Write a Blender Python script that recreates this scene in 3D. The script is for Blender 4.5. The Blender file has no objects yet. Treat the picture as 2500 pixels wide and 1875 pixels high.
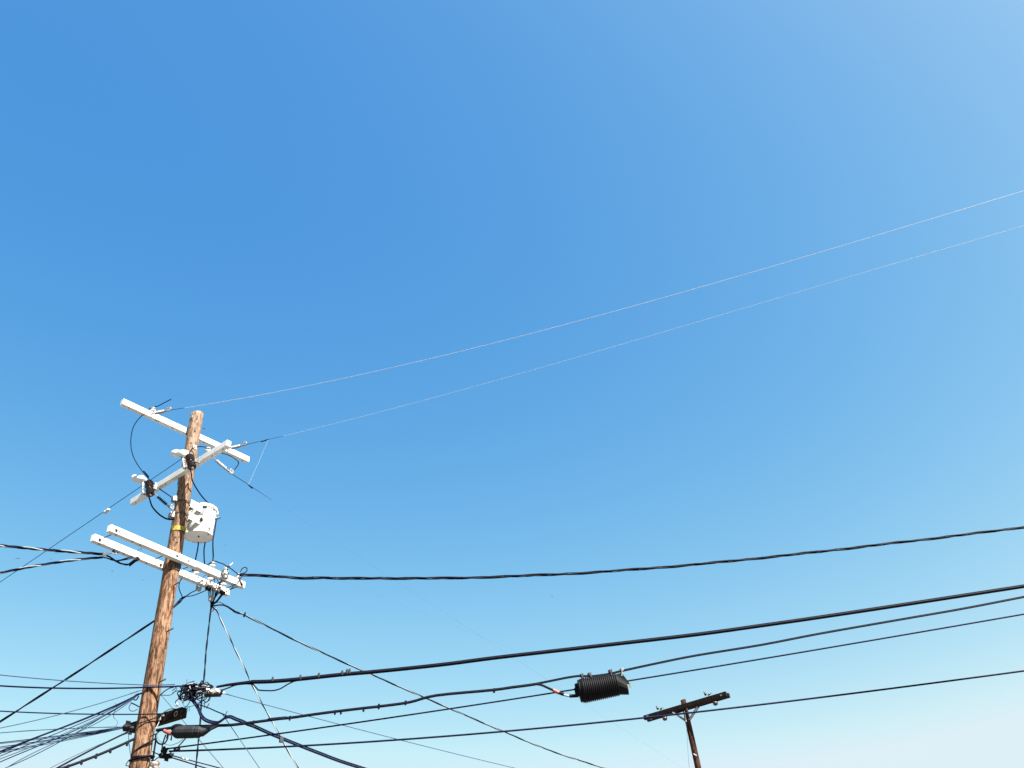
import bpy, math, random
from mathutils import Vector, Matrix, noise, Quaternion

sc = bpy.context.scene
col = sc.collection
rnd = random.Random(7)

# ------------------------------------------------------------------ camera
F = 2000.0                      # focal length in photo pixels (photo 2500 x 1875)
VPX, VPY = 912.0, -1687.0       # where vertical lines meet
CAMH = 1.6
up = Vector((VPX-1250, 937.5-VPY, -F)).normalized()
fw = Vector((0, 0, -1)); AY = (fw-up*fw.dot(up)).normalized(); AX = AY.cross(up)
RM = Matrix((AX, AY, up))       # camera axes -> world axes
cd = bpy.data.cameras.new('camera'); cam = bpy.data.objects.new('camera', cd); col.objects.link(cam)
cd.sensor_width = 36; cd.lens = F/2500*36; cd.clip_start = .1; cd.clip_end = 3000
mw = RM.to_4x4(); mw.translation = (0, 0, CAMH); cam.matrix_world = mw
sc.camera = cam
CP = Vector((0, 0, CAMH))

# ------------------------------------------------------------------ sky, sun, exposure
SUN_AZ, SUN_EL, EXPO = 132.0, 49.0, 2.2
w = bpy.data.worlds.new('World'); sc.world = w; w.use_nodes = True
nt = w.node_tree; N = nt.nodes; bg = N['Background']
sky = N.new('ShaderNodeTexSky'); sky.sky_type = 'NISHITA'; sky.sun_disc = False
sky.sun_elevation = math.radians(SUN_EL); sky.sun_rotation = math.radians(SUN_AZ)
sky.altitude = 0; sky.air_density = 1.2; sky.dust_density = 2.5; sky.ozone_density = 3.0
# one even colour grade over the whole sky (deep saturated blue of the photograph)
GRADE = ((39.9, 2.2), (5.25, 1.2), (1.6, .45))
sep = N.new('ShaderNodeSeparateColor'); cmb = N.new('ShaderNodeCombineColor')
nt.links.new(sky.outputs[0], sep.inputs[0])
for i, (a, g) in enumerate(GRADE):
    m0 = N.new('ShaderNodeMath'); m0.operation = 'MULTIPLY'; m0.inputs[1].default_value = .07
    m1 = N.new('ShaderNodeMath'); m1.operation = 'POWER'; m1.inputs[1].default_value = g
    m2 = N.new('ShaderNodeMath'); m2.operation = 'MULTIPLY'; m2.inputs[1].default_value = a*10
    nt.links.new(sep.outputs[i], m0.inputs[0]); nt.links.new(m0.outputs[0], m1.inputs[0])
    m3 = N.new('ShaderNodeMath'); m3.operation = 'MINIMUM'; m3.inputs[1].default_value = (7.3, 8.65, 9.6)[i]     # the film's shoulder
    nt.links.new(m1.outputs[0], m2.inputs[0]); nt.links.new(m2.outputs[0], m3.inputs[0]); nt.links.new(m3.outputs[0], cmb.inputs[i])
nt.links.new(cmb.outputs[0], bg.inputs[0]); bg.inputs[1].default_value = .1/2**EXPO
# towards the horizon the pale haze just above it goes on instead of the darkening of a thick atmosphere
tcw = N.new('ShaderNodeTexCoord'); sxw = N.new('ShaderNodeSeparateXYZ'); mxw = N.new('ShaderNodeMath'); cxw = N.new('ShaderNodeCombineXYZ')
mxw.operation = 'MAXIMUM'; mxw.inputs[1].default_value = .17
nt.links.new(tcw.outputs['Generated'], sxw.inputs[0]); nt.links.new(sxw.outputs[2], mxw.inputs[0]); nt.links.new(mxw.outputs[0], cxw.inputs[2])
nt.links.new(sxw.outputs[0], cxw.inputs[0]); nt.links.new(sxw.outputs[1], cxw.inputs[1])
vnw = N.new('ShaderNodeVectorMath'); vnw.operation = 'NORMALIZE'; nt.links.new(cxw.outputs[0], vnw.inputs[0]); nt.links.new(vnw.outputs[0], sky.inputs[0])
sl = bpy.data.lights.new('sun', 'SUN'); sl.energy = 5.0; sl.angle = math.radians(.53); sl.color = (1, .95, .87)
so = bpy.data.objects.new('sun', sl); col.objects.link(so)
sa, se = math.radians(SUN_AZ), math.radians(SUN_EL)
so.rotation_euler = Vector((math.sin(sa)*math.cos(se), math.cos(sa)*math.cos(se), math.sin(se))).to_track_quat('Z', 'Y').to_euler()
so.location = (20, -20, 40)
vs = sc.view_settings; vs.view_transform = 'Standard'; vs.look = 'None'; vs.exposure = EXPO; vs.gamma = 1.0
vs.use_curve_mapping = False

# ------------------------------------------------------------------ photo pixel -> place
ZO = {'a': (200, 950, 4.424), 'b': (200, 1200, 4.424), 'c': (200, 1500, 4.424), 'l': (0, 1500, 4.425),
      'k': (1250, 1575, 5.53), 'q': (1500, 1600, 5.53), 'd1': (280, 960, 11.06), 'd2': (440, 980, 6.9125),
      'd3': (300, 1120, 9.217), 'd4': (400, 1200, 10.37), 'd5': (200, 1270, 11.06), 'd6': (400, 1340, 10.055),
      'd7': (300, 1640, 7.058), 'e1': (0, 1250, 6.506), 'e2': (500, 1380, 5.53), 'e3': (600, 1600, 5.53),
      'e6': (420, 1620, 10.055), 'p': (0, 0, 1)}
def Z(k, *xy):
    ox, oy, s = ZO[k]
    if len(xy) == 2 and not isinstance(xy[0], tuple): return (ox+xy[0]/s, oy+xy[1]/s)
    return [(ox+x/s, oy+y/s) for x, y in xy]
def ray(p):
    return (RM @ Vector((p[0]-1250, 937.5-p[1], -F))).normalized()
def hz(az):
    a = math.radians(az); return Vector((math.sin(a), math.cos(a), 0))
def on_plane(p, P0, n):
    d = ray(p); return CP+d*((P0-CP).dot(n)/d.dot(n))
def on_vert(p, P0, az):          # the upright plane through P0 that runs along compass bearing az
    return on_plane(p, P0, hz(az+90))
def on_z(p, z):
    d = ray(p); return CP+d*((z-CAMH)/d.z)
POLE_D, POLE_AZ = 14.0, -26.035
POLE = hz(POLE_AZ)*POLE_D
VDIR = hz(POLE_AZ)
def P(p, off=0.0):               # upright plane at the big pole's distance, off metres behind its axis
    return on_plane(p, POLE+VDIR*off, VDIR)
def PL(k, off, *xy):
    return [P(q, off) for q in Z(k, *xy)]

# ------------------------------------------------------------------ materials
def mat(name, base, rough=.6, metal=0.0, spec=.5):
    m = bpy.data.materials.new(name); m.use_nodes = True
    b = m.node_tree.nodes['Principled BSDF']
    b.inputs['Base Color'].default_value = (*base, 1); b.inputs['Roughness'].default_value = rough
    b.inputs['Metallic'].default_value = metal; b.inputs['Specular IOR Level'].default_value = spec
    return m
def noisy(name, stops, scale=(1, 1, 1), nscale=5, rough=.6, metal=0.0, bump=0.0, detail=6, spec=.4, nrough=.6):
    m = mat(name, stops[0][1], rough, metal, spec); t = m.node_tree; n = t.nodes; L = t.links
    b = n['Principled BSDF']
    tc = n.new('ShaderNodeTexCoord'); mp = n.new('ShaderNodeMapping'); mp.inputs['Scale'].default_value = scale
    no = n.new('ShaderNodeTexNoise'); no.inputs['Scale'].default_value = nscale; no.inputs['Detail'].default_value = detail
    no.inputs['Roughness'].default_value = nrough
    rp = n.new('ShaderNodeValToRGB')
    while len(rp.color_ramp.elements) < len(stops): rp.color_ramp.elements.new(.5)
    for e, (p, c) in zip(rp.color_ramp.elements, stops): e.position = p; e.color = (*c, 1)
    L.new(tc.outputs['Object'], mp.inputs[0]); L.new(mp.outputs[0], no.inputs[0])
    L.new(no.outputs[0], rp.inputs[0]); L.new(rp.outputs[0], b.inputs['Base Color'])
    if bump:
        bm = n.new('ShaderNodeBump'); bm.inputs['Strength'].default_value = bump; bm.inputs['Distance'].default_value = .01
        L.new(no.outputs[0], bm.inputs['Height']); L.new(bm.outputs[0], b.inputs['Normal'])
    return m
def wood(name, light, mid, dark, bleach=None, z0=8.0, z1=11.5):
    m = mat(name, mid, .85, 0, .15); t = m.node_tree; n = t.nodes; L = t.links; b = n['Principled BSDF']
    tc = n.new('ShaderNodeTexCoord')
    def nz(scale, s, d, r):
        mp = n.new('ShaderNodeMapping'); mp.inputs['Scale'].default_value = scale
        no = n.new('ShaderNodeTexNoise'); no.inputs['Scale'].default_value = s; no.inputs['Detail'].default_value = d
        no.inputs['Roughness'].default_value = r; no.inputs['Distortion'].default_value = .5
        L.new(tc.outputs['Object'], mp.inputs[0]); L.new(mp.outputs[0], no.inputs[0]); return no
    def ramp(src, stops):
        r = n.new('ShaderNodeValToRGB')
        while len(r.color_ramp.elements) < len(stops): r.color_ramp.elements.new(.5)
        for e, (p, c) in zip(r.color_ramp.elements, stops): e.position = p; e.color = (*c, 1)
        L.new(src.outputs[0], r.inputs[0]); return r
    def mix(f, a, c, mode='MIX'):
        x = n.new('ShaderNodeMix'); x.data_type = 'RGBA'; x.blend_type = mode
        if hasattr(f, 'is_output'): L.new(f, x.inputs[0])
        else: x.inputs[0].default_value = f
        L.new(a, x.inputs[6]); L.new(c, x.inputs[7]); return x.outputs[2]
    g = nz((17, 17, 1.9), 1.7, 9, .7)            # long grain
    base = ramp(g, [(.36, dark), (.46, mid), (.56, light), (.72, tuple(min(1, c*1.25) for c in light))])
    st = nz((20, 20, 5.5), 1.5, 5, .6)              # torn bark-like streaks
    sr = ramp(st, [(.47, (1, 1, 1)), (.53, (.56, .47, .41)), (.62, (.20, .145, .12))])
    c = mix(.9, base.outputs[0], sr.outputs[0], 'MULTIPLY')
    bl = nz((1.2, 1.2, .7), 1.3, 3, .5)           # broad stains
    br = ramp(bl, [(.35, (1.08, 1.05, 1.0)), (.65, (.78, .72, .68))])
    c = mix(.8, c, br.outputs[0], 'MULTIPLY')
    ck = nz((26, 26, .55), 1.2, 3, .5)            # long drying cracks
    cr = ramp(ck, [(.478, (1, 1, 1)), (.494, (.30, .24, .2)), (.506, (.30, .24, .2)), (.522, (1, 1, 1))])
    c = mix(.85, c, cr.outputs[0], 'MULTIPLY')
    if bleach:                                     # weathered pale towards the top of the shaft
        sx = n.new('ShaderNodeSeparateXYZ'); L.new(tc.outputs['Object'], sx.inputs[0])
        mr = n.new('ShaderNodeMapRange'); mr.inputs[1].default_value = z0; mr.inputs[2].default_value = z1
        mr.inputs[4].default_value = .62; L.new(sx.outputs[2], mr.inputs[0])
        bc = n.new('ShaderNodeRGB'); bc.outputs[0].default_value = (*bleach, 1)
        c = mix(mr.outputs[0], c, mix(.6, mix(.6, bc.outputs[0], sr.outputs[0], 'MULTIPLY'), cr.outputs[0], 'MULTIPLY'))
    L.new(c, b.inputs['Base Color'])
    ad = n.new('ShaderNodeMath'); ad.operation = 'SUBTRACT'; L.new(g.outputs[0], ad.inputs[0]); L.new(st.outputs[0], ad.inputs[1])
    bm = n.new('ShaderNodeBump'); bm.inputs['Strength'].default_value = .7; bm.inputs['Distance'].default_value = .012
    L.new(ad.outputs[0], bm.inputs['Height']); L.new(bm.outputs[0], b.inputs['Normal'])
    return m
M = {
 'wood': wood('weathered_pine', (.215, .135, .085), (.138, .079, .047), (.046, .024, .015), (.27, .205, .155)),
 'creosote': wood('creosoted_wood', (.062, .023, .015), (.028, .0105, .0075), (.010, .005, .0045)),
 'timber': wood('dark_timber', (.020, .011, .008), (.009, .0055, .0045), (.0035, .003, .003)),
 'white': noisy('white_painted_arm', [(.35, (.50, .49, .46)), (.6, (.60, .59, .56))], (1, 1, 1), 2.5, .45, bump=.05),
 'tank': noisy('tank_paint', [(.3, (.46, .46, .43)), (.6, (.56, .55, .52))], (1, 1, .4), 3.0, .4, bump=.02),
 'steel': noisy('galvanised_steel', [(.35, (.13, .13, .13)), (.65, (.25, .25, .24))], (1, 1, 1), 30, .5, .4),
 'dark_steel': noisy('dull_dark_steel', [(.35, (.018, .018, .02)), (.7, (.045, .042, .04))], (1, 1, 1), 25, .6, .2),
 'porcelain': noisy('white_porcelain', [(.3, (.34, .34, .33)), (.7, (.46, .46, .44))], (1, 1, 1), 12, .2),
 'polymer': noisy('grey_polymer', [(.3, (.20, .20, .20)), (.7, (.30, .295, .29))], (1, 1, 1), 14, .4),
 'brown_glaze': noisy('dark_brown_glaze', [(.3, (.008, .005, .004)), (.7, (.02, .012, .009))], (1, 1, 1), 12, .16),
 'brown_ball': noisy('brown_glazed_ball', [(.3, (.04, .017, .012)), (.7, (.08, .04, .03))], (1, 1, 1), 10, .18),
 'guard': noisy('white_plastic_guard', [(.3, (.46, .46, .455)), (.7, (.58, .58, .57))], (1, 1, 1), 6, .4),
 'black': noisy('black_cable_jacket', [(.3, (.0012, .0015, .006)), (.7, (.003, .0035, .009))], (1, 1, 1), 9, .65, spec=.1),
 'navy': noisy('blue_black_jacket', [(.3, (.0012, .0025, .016)), (.7, (.003, .005, .024))], (1, 1, 1), 9, .65, spec=.08),  # black jacket with the sky's blue light mixed into its colour
 'thin': noisy('thin_blue_grey_wire', [(.3, (.012, .030, .070)), (.7, (.022, .045, .09))], (1, 1, 1), 9, .5, spec=.4),
 'bare': noisy('bare_aluminium_wire', [(.3, (.18, .19, .19)), (.7, (.25, .26, .26))], (1, 1, 1), 9, .5),
 'sky_toned': noisy('sky_toned_wire', [(.3, (.030, .09, .17)), (.7, (.04, .11, .20))], (1, 1, 1), 9, .6, spec=.1),  # coloured like the lit sky so the line melts into it
 'bright': noisy('bright_stranded_wire', [(.3, (.34, .36, .37)), (.7, (.46, .47, .48))], (1, 1, 1), 9, .5),
 'plastic': noisy('black_plastic', [(.3, (.0014, .0014, .0018)), (.7, (.004, .004, .005))], (1, 1, 1), 8, .6, spec=.12),
 'case': noisy('grey_black_case', [(.3, (.006, .007, .009)), (.7, (.015, .015, .018))], (1, 1, 1), 7, .6, spec=.15),
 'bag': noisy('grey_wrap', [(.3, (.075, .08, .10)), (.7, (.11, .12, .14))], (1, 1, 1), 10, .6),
 'yellow': noisy('yellow_reflective_band', [(.42, (.22, .17, .010)), (.5, (.30, .25, .04)), (.58, (.11, .08, .010))], (1, 1, .5), 16, .4, detail=1),
 'olive': noisy('olive_print', [(.3, (.06, .05, .01)), (.7, (.09, .075, .015))], (1, 1, 1), 9, .6),
 'label': noisy('yellow_label', [(.3, (.10, .10, .012)), (.7, (.16, .15, .03))], (1, 1, 1), 9, .4),
 'orange': noisy('salmon_marker_sleeve', [(.35, (.19, .038, .025)), (.65, (.27, .08, .06))], (1, 1, 1), 30, .5),
 'teal': noisy('teal_tag', [(.3, (.015, .10, .12)), (.7, (.03, .15, .17))], (1, 1, 1), 9, .5),
 'box': noisy('weathered_grey_box', [(.42, (.008, .007, .006)), (.52, (.06, .045, .035)), (.62, (.30, .28, .26))], (1, 1, 1), 16, .7),
 'feather': noisy('dark_feather', [(.3, (.02, .02, .025)), (.7, (.05, .05, .055))], (1, 1, 1), 9, .7),
 'ground': noisy('sunlit_concrete_ground', [(.3, (.068, .065, .060)), (.7, (.098, .093, .086))], (1, 1, 1), .6, .9, bump=.2),
}

# ------------------------------------------------------------------ mesh helpers
class MB:
    def __init__(s): s.v = []; s.f = []; s.sm = []
    def add(s, vs_, fs, smooth=False):
        o = len(s.v); s.v += [Vector(q) for q in vs_]
        s.f += [tuple(i+o for i in f) for f in fs]; s.sm += [smooth]*len(fs); return s
    def box(s, c, ax, ay, az):           # centre and three half-axis vectors
        c = Vector(c); vs_ = [c+ax*i+ay*j+az*k for k in (-1, 1) for j in (-1, 1) for i in (-1, 1)]
        fs = [(0, 2, 3, 1), (4, 5, 7, 6), (0, 1, 5, 4), (2, 6, 7, 3), (0, 4, 6, 2), (1, 3, 7, 5)]
        if ax.cross(ay).dot(az) < 0: fs = [f[::-1] for f in fs]
        return s.add(vs_, fs)
    def rings(s, rings, cap=True, smooth=True):
        n = len(rings[0]); vs_ = [v for r in rings for v in r]; fs = []
        for i in range(len(rings)-1):
            for j in range(n):
                a, b = i*n+j, i*n+(j+1) % n; fs.append((a, b, b+n, a+n))
        s.add(vs_, fs, smooth)
        if cap:
            s.add(rings[0], [tuple(range(n))[::-1]]); s.add(rings[-1], [tuple(range(n))])
        return s
    def lathe(s, p0, axis, prof, n=16, cap=True, smooth=True):   # prof: (distance along, radius)
        p0 = Vector(p0); a = Vector(axis).normalized(); x = a.orthogonal().normalized(); y = a.cross(x)
        return s.rings([[p0+a*t+(x*math.cos(2*math.pi*k/n)+y*math.sin(2*math.pi*k/n))*r for k in range(n)] for t, r in prof], cap, smooth)
    def cyl(s, p0, p1, r0, r1=None, n=12):
        p0, p1 = Vector(p0), Vector(p1); L_ = (p1-p0).length
        return s.lathe(p0, p1-p0, [(0, r0), (L_, r0 if r1 is None else r1)], n)
    def tube(s, pts, r, n=6):
        pts = [Vector(q) for q in pts]; T = []
        for i in range(len(pts)):
            T.append((pts[min(i+1, len(pts)-1)]-pts[max(i-1, 0)]).normalized())
        x = T[0].orthogonal().normalized(); rg = []
        for i, p in enumerate(pts):
            x = (x-T[i]*x.dot(T[i])).normalized(); y = T[i].cross(x)
            ri = r[i] if isinstance(r, (list, tuple)) else r
            rg.append([p+(x*math.cos(2*math.pi*k/n)+y*math.sin(2*math.pi*k/n))*ri for k in range(n)])
        return s.rings(rg, True)
    def ball(s, c, r, n=12, sq=(1, 1, 1)):
        rg = []
        for i in range(1, n//2):
            th = math.pi*i/(n//2)
            rg.append([Vector(c)+Vector((r*sq[0]*math.sin(th)*math.cos(2*math.pi*k/n), r*sq[1]*math.sin(th)*math.sin(2*math.pi*k/n), -r*sq[2]*math.cos(th))) for k in range(n)])
        return s.rings(rg, True)
    def build(s, name, m, parent=None, bevel=0.0):
        inv = Vector((0, 0, 0))
        if parent is not None:
            inv = parent.location.copy()
            if parent.parent: inv += parent.parent.location
        me = bpy.data.meshes.new(name); me.from_pydata([v-inv for v in s.v], [], s.f)
        me.polygons.foreach_set('use_smooth', s.sm); me.materials.append(M[m]); me.update()
        o = bpy.data.objects.new(name, me); col.objects.link(o)
        if parent is not None: o.parent = parent
        if bevel:
            b = o.modifiers.new('bevel', 'BEVEL'); b.width = bevel; b.segments = 2; b.limit_method = 'ANGLE'
        return o
def tag(o, label, cat, group=None):
    o['label'] = label; o['category'] = cat
    if group: o['group'] = group
    return o
def thing(name, label, cat, loc=(0, 0, 0), group=None):
    o = bpy.data.objects.new(name, None); col.objects.link(o); o.location = loc; o.empty_display_size = .1
    return tag(o, label, cat, group)
def smooth(pts, k=6):            # Catmull-Rom through the points
    pts = [Vector(q) for q in pts]
    if len(pts) < 3: return pts
    q = [pts[0]*2-pts[1]]+pts+[pts[-1]*2-pts[-2]]; out = []
    for i in range(1, len(q)-2):
        a, b, c, d = q[i-1:i+3]
        for j in range(k):
            t = j/k
            out.append(.5*((2*b)+(c-a)*t+(2*a-5*b+4*c-d)*t*t+(3*b-a-3*c+d)*t**3))
    return out+[pts[-1]]
def solve(A, b):
    n = len(b); Mx = [r[:]+[x] for r, x in zip(A, b)]
    for i in range(n):
        p = max(range(i, n), key=lambda r: abs(Mx[r][i])); Mx[i], Mx[p] = Mx[p], Mx[i]
        for r in range(n):
            if r != i:
                f = Mx[r][i]/Mx[i][i]; Mx[r] = [x-f*y for x, y in zip(Mx[r], Mx[i])]
    return [Mx[i][n]/Mx[i][i] for i in range(n)]
def span(P0, az, pxs, deg=2, ext=12.0, n=40, fix=True):
    """A wire hanging in the upright plane through P0 on bearing az; height fitted through the seen pixels."""
    P0 = Vector(P0); h = hz(az); sz = [(0.0, P0.z)]
    for p in pxs:
        q = on_vert(p, P0, az); sz.append(((q-P0).dot(h), q.z))
    deg = min(deg, len(sz)-1); S = sz[-1][0]; wt = [60.0 if fix else 1.0]+[1.0]*(len(sz)-1)
    A = [[sum(k*(s/S)**(i+j) for k, (s, z) in zip(wt, sz)) for j in range(deg+1)] for i in range(deg+1)]
    c = solve(A, [sum(k*z*(s/S)**i for k, (s, z) in zip(wt, sz)) for i in range(deg+1)])
    f = lambda s: sum(ci*(s/S)**i for i, ci in enumerate(c))
    pts = [P0+h*(S*i/n)+Vector((0, 0, f(S*i/n)-P0.z)) for i in range(n+1)]
    if ext:
        d = (pts[-1]-pts[-2]).normalized(); pts += [pts[-1]+d*ext*i/6 for i in range(1, 7)]
    return pts
def densify(pts, step):
    out = [Vector(pts[0])]
    for a, b in zip(pts, pts[1:]):
        k = max(1, int((Vector(b)-Vector(a)).length/step))
        out += [Vector(a).lerp(Vector(b), j/k) for j in range(1, k+1)]
    return out
def twist(pts, n, off, pitch, phase=0.0):      # n strands wound round a path
    pts = densify(pts, pitch/9); T = []; acc = 0.0; out = [[] for _ in range(n)]
    x = (pts[1]-pts[0]).orthogonal().normalized()
    for i, p in enumerate(pts):
        t = (pts[min(i+1, len(pts)-1)]-pts[max(i-1, 0)]).normalized()
        if i: acc += (p-pts[i-1]).length
        x = (x-t*x.dot(t)).normalized(); y = t.cross(x)
        for k in range(n):
            a = 2*math.pi*(acc/pitch+k/n)+phase
            out[k].append(p+(x*math.cos(a)+y*math.sin(a))*off)
    return out
def wire(label, pts, r, m='black', name='wire', cat='wire', group=None, n=6):
    return tag(MB().tube(pts, r, n).build(name, m), label, cat, group)
def twisted(label, pts, strands, off, pitch, name='twisted_cable', cat='cable', group=None, phase=0.0):
    t = thing(name, label, cat, pts[0], group)
    for q, (r, m) in zip(twist(pts, len(strands), off, pitch, phase), strands):
        MB().tube(q, r, 5).build('strand', m, t)
    return t

# ------------------------------------------------------------------ ground
g = MB().add([(-900, -900, 0), (900, -900, 0), (900, 900, 0), (-900, 900, 0)], [(0, 1, 2, 3)]).build('ground', 'ground')
g['kind'] = 'structure'

# ------------------------------------------------------------------ big wooden pole
def shaft(parent, base, z_top, r_base, r_top, m, seed, slant=.02, rough=.006, nseg=40, dz=.09, lean=Vector((0, 0, 0))):
    b = MB(); rg = []; nz_ = int(z_top/dz)
    for i in range(nz_+1):
        z = z_top*i/nz_; r = r_base+(r_top-r_base)*z/z_top; ring = []
        for k in range(nseg):
            a = 2*math.pi*k/nseg; d = Vector((math.cos(a), math.sin(a), 0))
            nn = noise.noise(Vector((d.x*2.2+seed, d.y*2.2, z*.35)))*rough*1.6+noise.noise(Vector((d.x*7+seed, d.y*7, z*1.3)))*rough
            zz = z+(slant*d.x if i == nz_ else 0)
            ring.append(base+d*(r+nn)+Vector((0, 0, zz))+lean*(1-z/z_top))
        rg.append(ring)
    top = [base+(q-base-Vector((0, 0, q.z)))*.93+Vector((0, 0, q.z+.007)) for q in rg[-1]]
    b.rings(rg+[top], True)
    return b.build('shaft', m, parent)
def solve_top(px, D, az):
    d = ray(px); return CAMH+D*d.z/math.hypot(d.x, d.y)
Z_TOP = solve_top((482, 1012), POLE_D, POLE_AZ)
R_BASE, R_TOP = .154, .117
pole_r = lambda z: R_BASE+(R_TOP-R_BASE)*z/Z_TOP
pole = thing('utility_pole', 'tall pale weathered wooden utility pole with white crossarms at left', 'utility pole', POLE)
shaft(pole, POLE, Z_TOP, R_BASE, R_TOP, 'wood', 3.1, lean=hz(64)*-.04)

class Arm:
    """Straight level arm from the two ends of its lower front edge in the photo; off = how far that edge lies behind the pole axis."""
    def __init__(s, l, r, base, off, h=.12, dep=.092):
        dl, dr = ray(l), ray(r); ql = Vector((dl.x/dl.z, dl.y/dl.z, 0)); qr = Vector((dr.x/dr.z, dr.y/dr.z, 0))
        s.u = (qr-ql).normalized(); s.n = Vector((-s.u.y, s.u.x, 0))
        if s.n.dot(base) < 0: s.n = -s.n
        k = (s.n.dot(base)+off)/s.n.dot(ql)
        s.z = k+CAMH; s.L = ql*k+Vector((0, 0, s.z)); s.R = qr*k+Vector((0, 0, s.z))
        s.len = (s.R-s.L).length; s.h = h; s.dep = dep; s.mid = (s.L+s.R)/2
    def at(s, px, d=0.0):           # upright plane d metres behind the front face
        return on_plane(px, s.L+s.n*d, s.n)
    def under(s, px):               # on the under face
        return on_z(px, s.z)
    def w(s, t, d, z):              # t along from the left end
        return s.L+s.u*t+s.n*d+Vector((0, 0, z))
    def bar(s, name, m, parent, bev=.008):
        b = MB().box(s.w(s.len/2, s.dep/2, s.h/2), s.u*s.len/2, s.n*s.dep/2, Vector((0, 0, s.h/2)))
        return b.build(name, m, parent, bev)
rA = pole_r(10.5)
A1 = Arm((299.4, 985.8), (608.5, 1127.6), POLE, rA-.005)
A2 = Arm((316.3, 1231.8), (552.8, 1087), POLE, -(rA+.092-.005))
A3 = Arm((268.7, 1296.2), (598, 1436), POLE, -(pole_r(8)+.092-.005))
A4 = Arm((228.5, 1319.3), (560.2, 1453.4), POLE, pole_r(8)-.005)
TA = Arm(Z('c', 505, 1275), Z('c', 1065, 1105), POLE, pole_r(5.6)-.005, .15, .12)
arms = []
for A, lab in ((A1, 'topmost white crossarm'), (A2, 'white crossarm turned across the others'),
               (A3, 'front white arm of the lower pair'), (A4, 'rear white arm of the lower pair')):
    o = A.bar('crossarm', 'white', pole); o['label'] = lab; arms.append(o)
ta = TA.bar('cable_arm', 'timber', pole, .012); ta['label'] = 'dark timber arm low on the pole'

def bolts(arm, A, pxs, face='front'):
    for p in pxs:
        if face == 'front':
            c = A.at(p, 0); b = MB().box(c-A.n*.003, A.u*.024, A.n*.003, Vector((0, 0, .024))); b.lathe(c, -A.n, [(0, .011), (.022, .011)], 6)
        else:
            c = A.under(p); b = MB().lathe(c+Vector((0, 0, .002)), (0, 0, -1), [(0, .010), (.012, .010)], 8)
        b.build('bolt', 'dark_steel', arm)
bolts(arms[0], A1, Z('d1', (390, 388), (788, 575), (1118, 728), (1178, 755), (1560, 935)), 'u')
bolts(arms[0], A1, Z('d2', (400, 690), (1048, 995)), 'u')
bolts(arms[1], A2, Z('d2', (722, 803), (533, 918)), 'u'); bolts(arms[1], A2, Z('d3', (965, 567), (290, 990)), 'u')
bolts(arms[2], A3, [Z('d5', 930, 275), Z('d6', 325, 185), Z('d6', 598, 300), Z('d6', 1912, 872)], 'front')
bolts(arms[2], A3, Z('d5', (920, 392), (1360, 577), (1573, 665)), 'u')
bolts(arms[3], A4, [Z('d5', 480, 530), Z('d5', 2125, 1210)], 'front'); bolts(arms[3], A4, Z('d5', (470, 640), (1128, 908), (1740, 1160)), 'u')
# double-arming rods that tie the two lower arms together
for t in (.16, A3.len-.13):
    p0 = A3.w(t, -.02, .06); d = A4.L-A3.L; p1 = p0+A3.n*((d).dot(A3.n)+.14)
    MB().cyl(p0, p1, .009, n=8).build('arming_rod', 'dark_steel', pole)
for t in (A3.len/2-.28, A3.len/2+.28):
    p0 = A3.w(t, .09, .06); MB().cyl(p0, p0+A3.n*.30, .009, n=8).build('arming_rod', 'dark_steel', pole)
# steel brace angle along the lower edge of the two lower arms
for A, o, t0, t1 in ((A3, arms[2], .62, 1.75), (A4, arms[3], 1.62, 2.25)):
    MB().box(A.w((t0+t1)/2, -.0045, .017), A.u*(t1-t0)/2, A.n*.0035, Vector((0, 0, .013))).build('brace_angle', 'white', o)
MB().box(A3.w(1.72, -.004, .052), A3.u*.17, A3.n*.003, Vector((0, 0, .045))).build('plate', 'polymer', arms[2])
# gain plates between arms and pole
for A, s in ((A2, 1), (A3, 1)):
    c = A.mid+A.n*(A.dep+.012)+Vector((0, 0, -.02)); MB().box(c, A.u*.055, A.n*.022, Vector((0, 0, .11))).build('gain_plate', 'dark_steel', pole, .004)
for A in (A1, A4):
    c = A.mid+A.n*(-.014)+Vector((0, 0, .03)); MB().box(c, A.u*.085, A.n*.022, Vector((0, 0, .07))).build('gain_plate', 'dark_steel', pole, .004)
# flat brace under the turned arm, left of the pole
c = P(Z('a', 1060, 1020), -.02); MB().box(c, hz(64)*.035, VDIR*.02, Vector((0, 0, .09))).build('brace_bracket', 'steel', pole, .004)

# pole steps: right ones point at the sun side, left ones away
def step(p, az, ln=.16, rr=.0095):
    a = hz(az); c = P(p, 0); z = c.z; base = POLE+a*(pole_r(z)-.03)+Vector((0, 0, z))
    b = MB().cyl(base, base+a*(ln+.03), rr, n=8); b.lathe(base+a*(ln+.03), a, [(0, rr), (.001, .016), (.012, .016)], 8)
    return b.build('step', 'dark_steel', pole)
for p in (Z('b', 960, 1040), Z('c', 880, 215), Z('c', 800, 760), Z('c', 700, 1340)): step(p, 124)
for p in (Z('b', 830, 1345), Z('c', 740, 535), Z('c', 835, 18), Z('b', 1010, 330)): step(p, 304, .10)
step(Z('a', 1275, 415), 62, .05, .008)
for p, az in ((Z('a', 1270, 360), 150), (Z('a', 1180, 620), 165), (Z('a', 1255, 492), 150), (Z('b', 985, 530), 165), (Z('b', 1032, 582), 150), (Z('a', 1130, 965), 165)):
    a = hz(az); z = P(p).z; c = POLE+a*(pole_r(z)-.012)+Vector((0, 0, z))
    MB().lathe(c, a, [(0, .02), (.018, .019), (.02, .006)], 8).build('bolt_head', 'dark_steel', pole)
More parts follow.
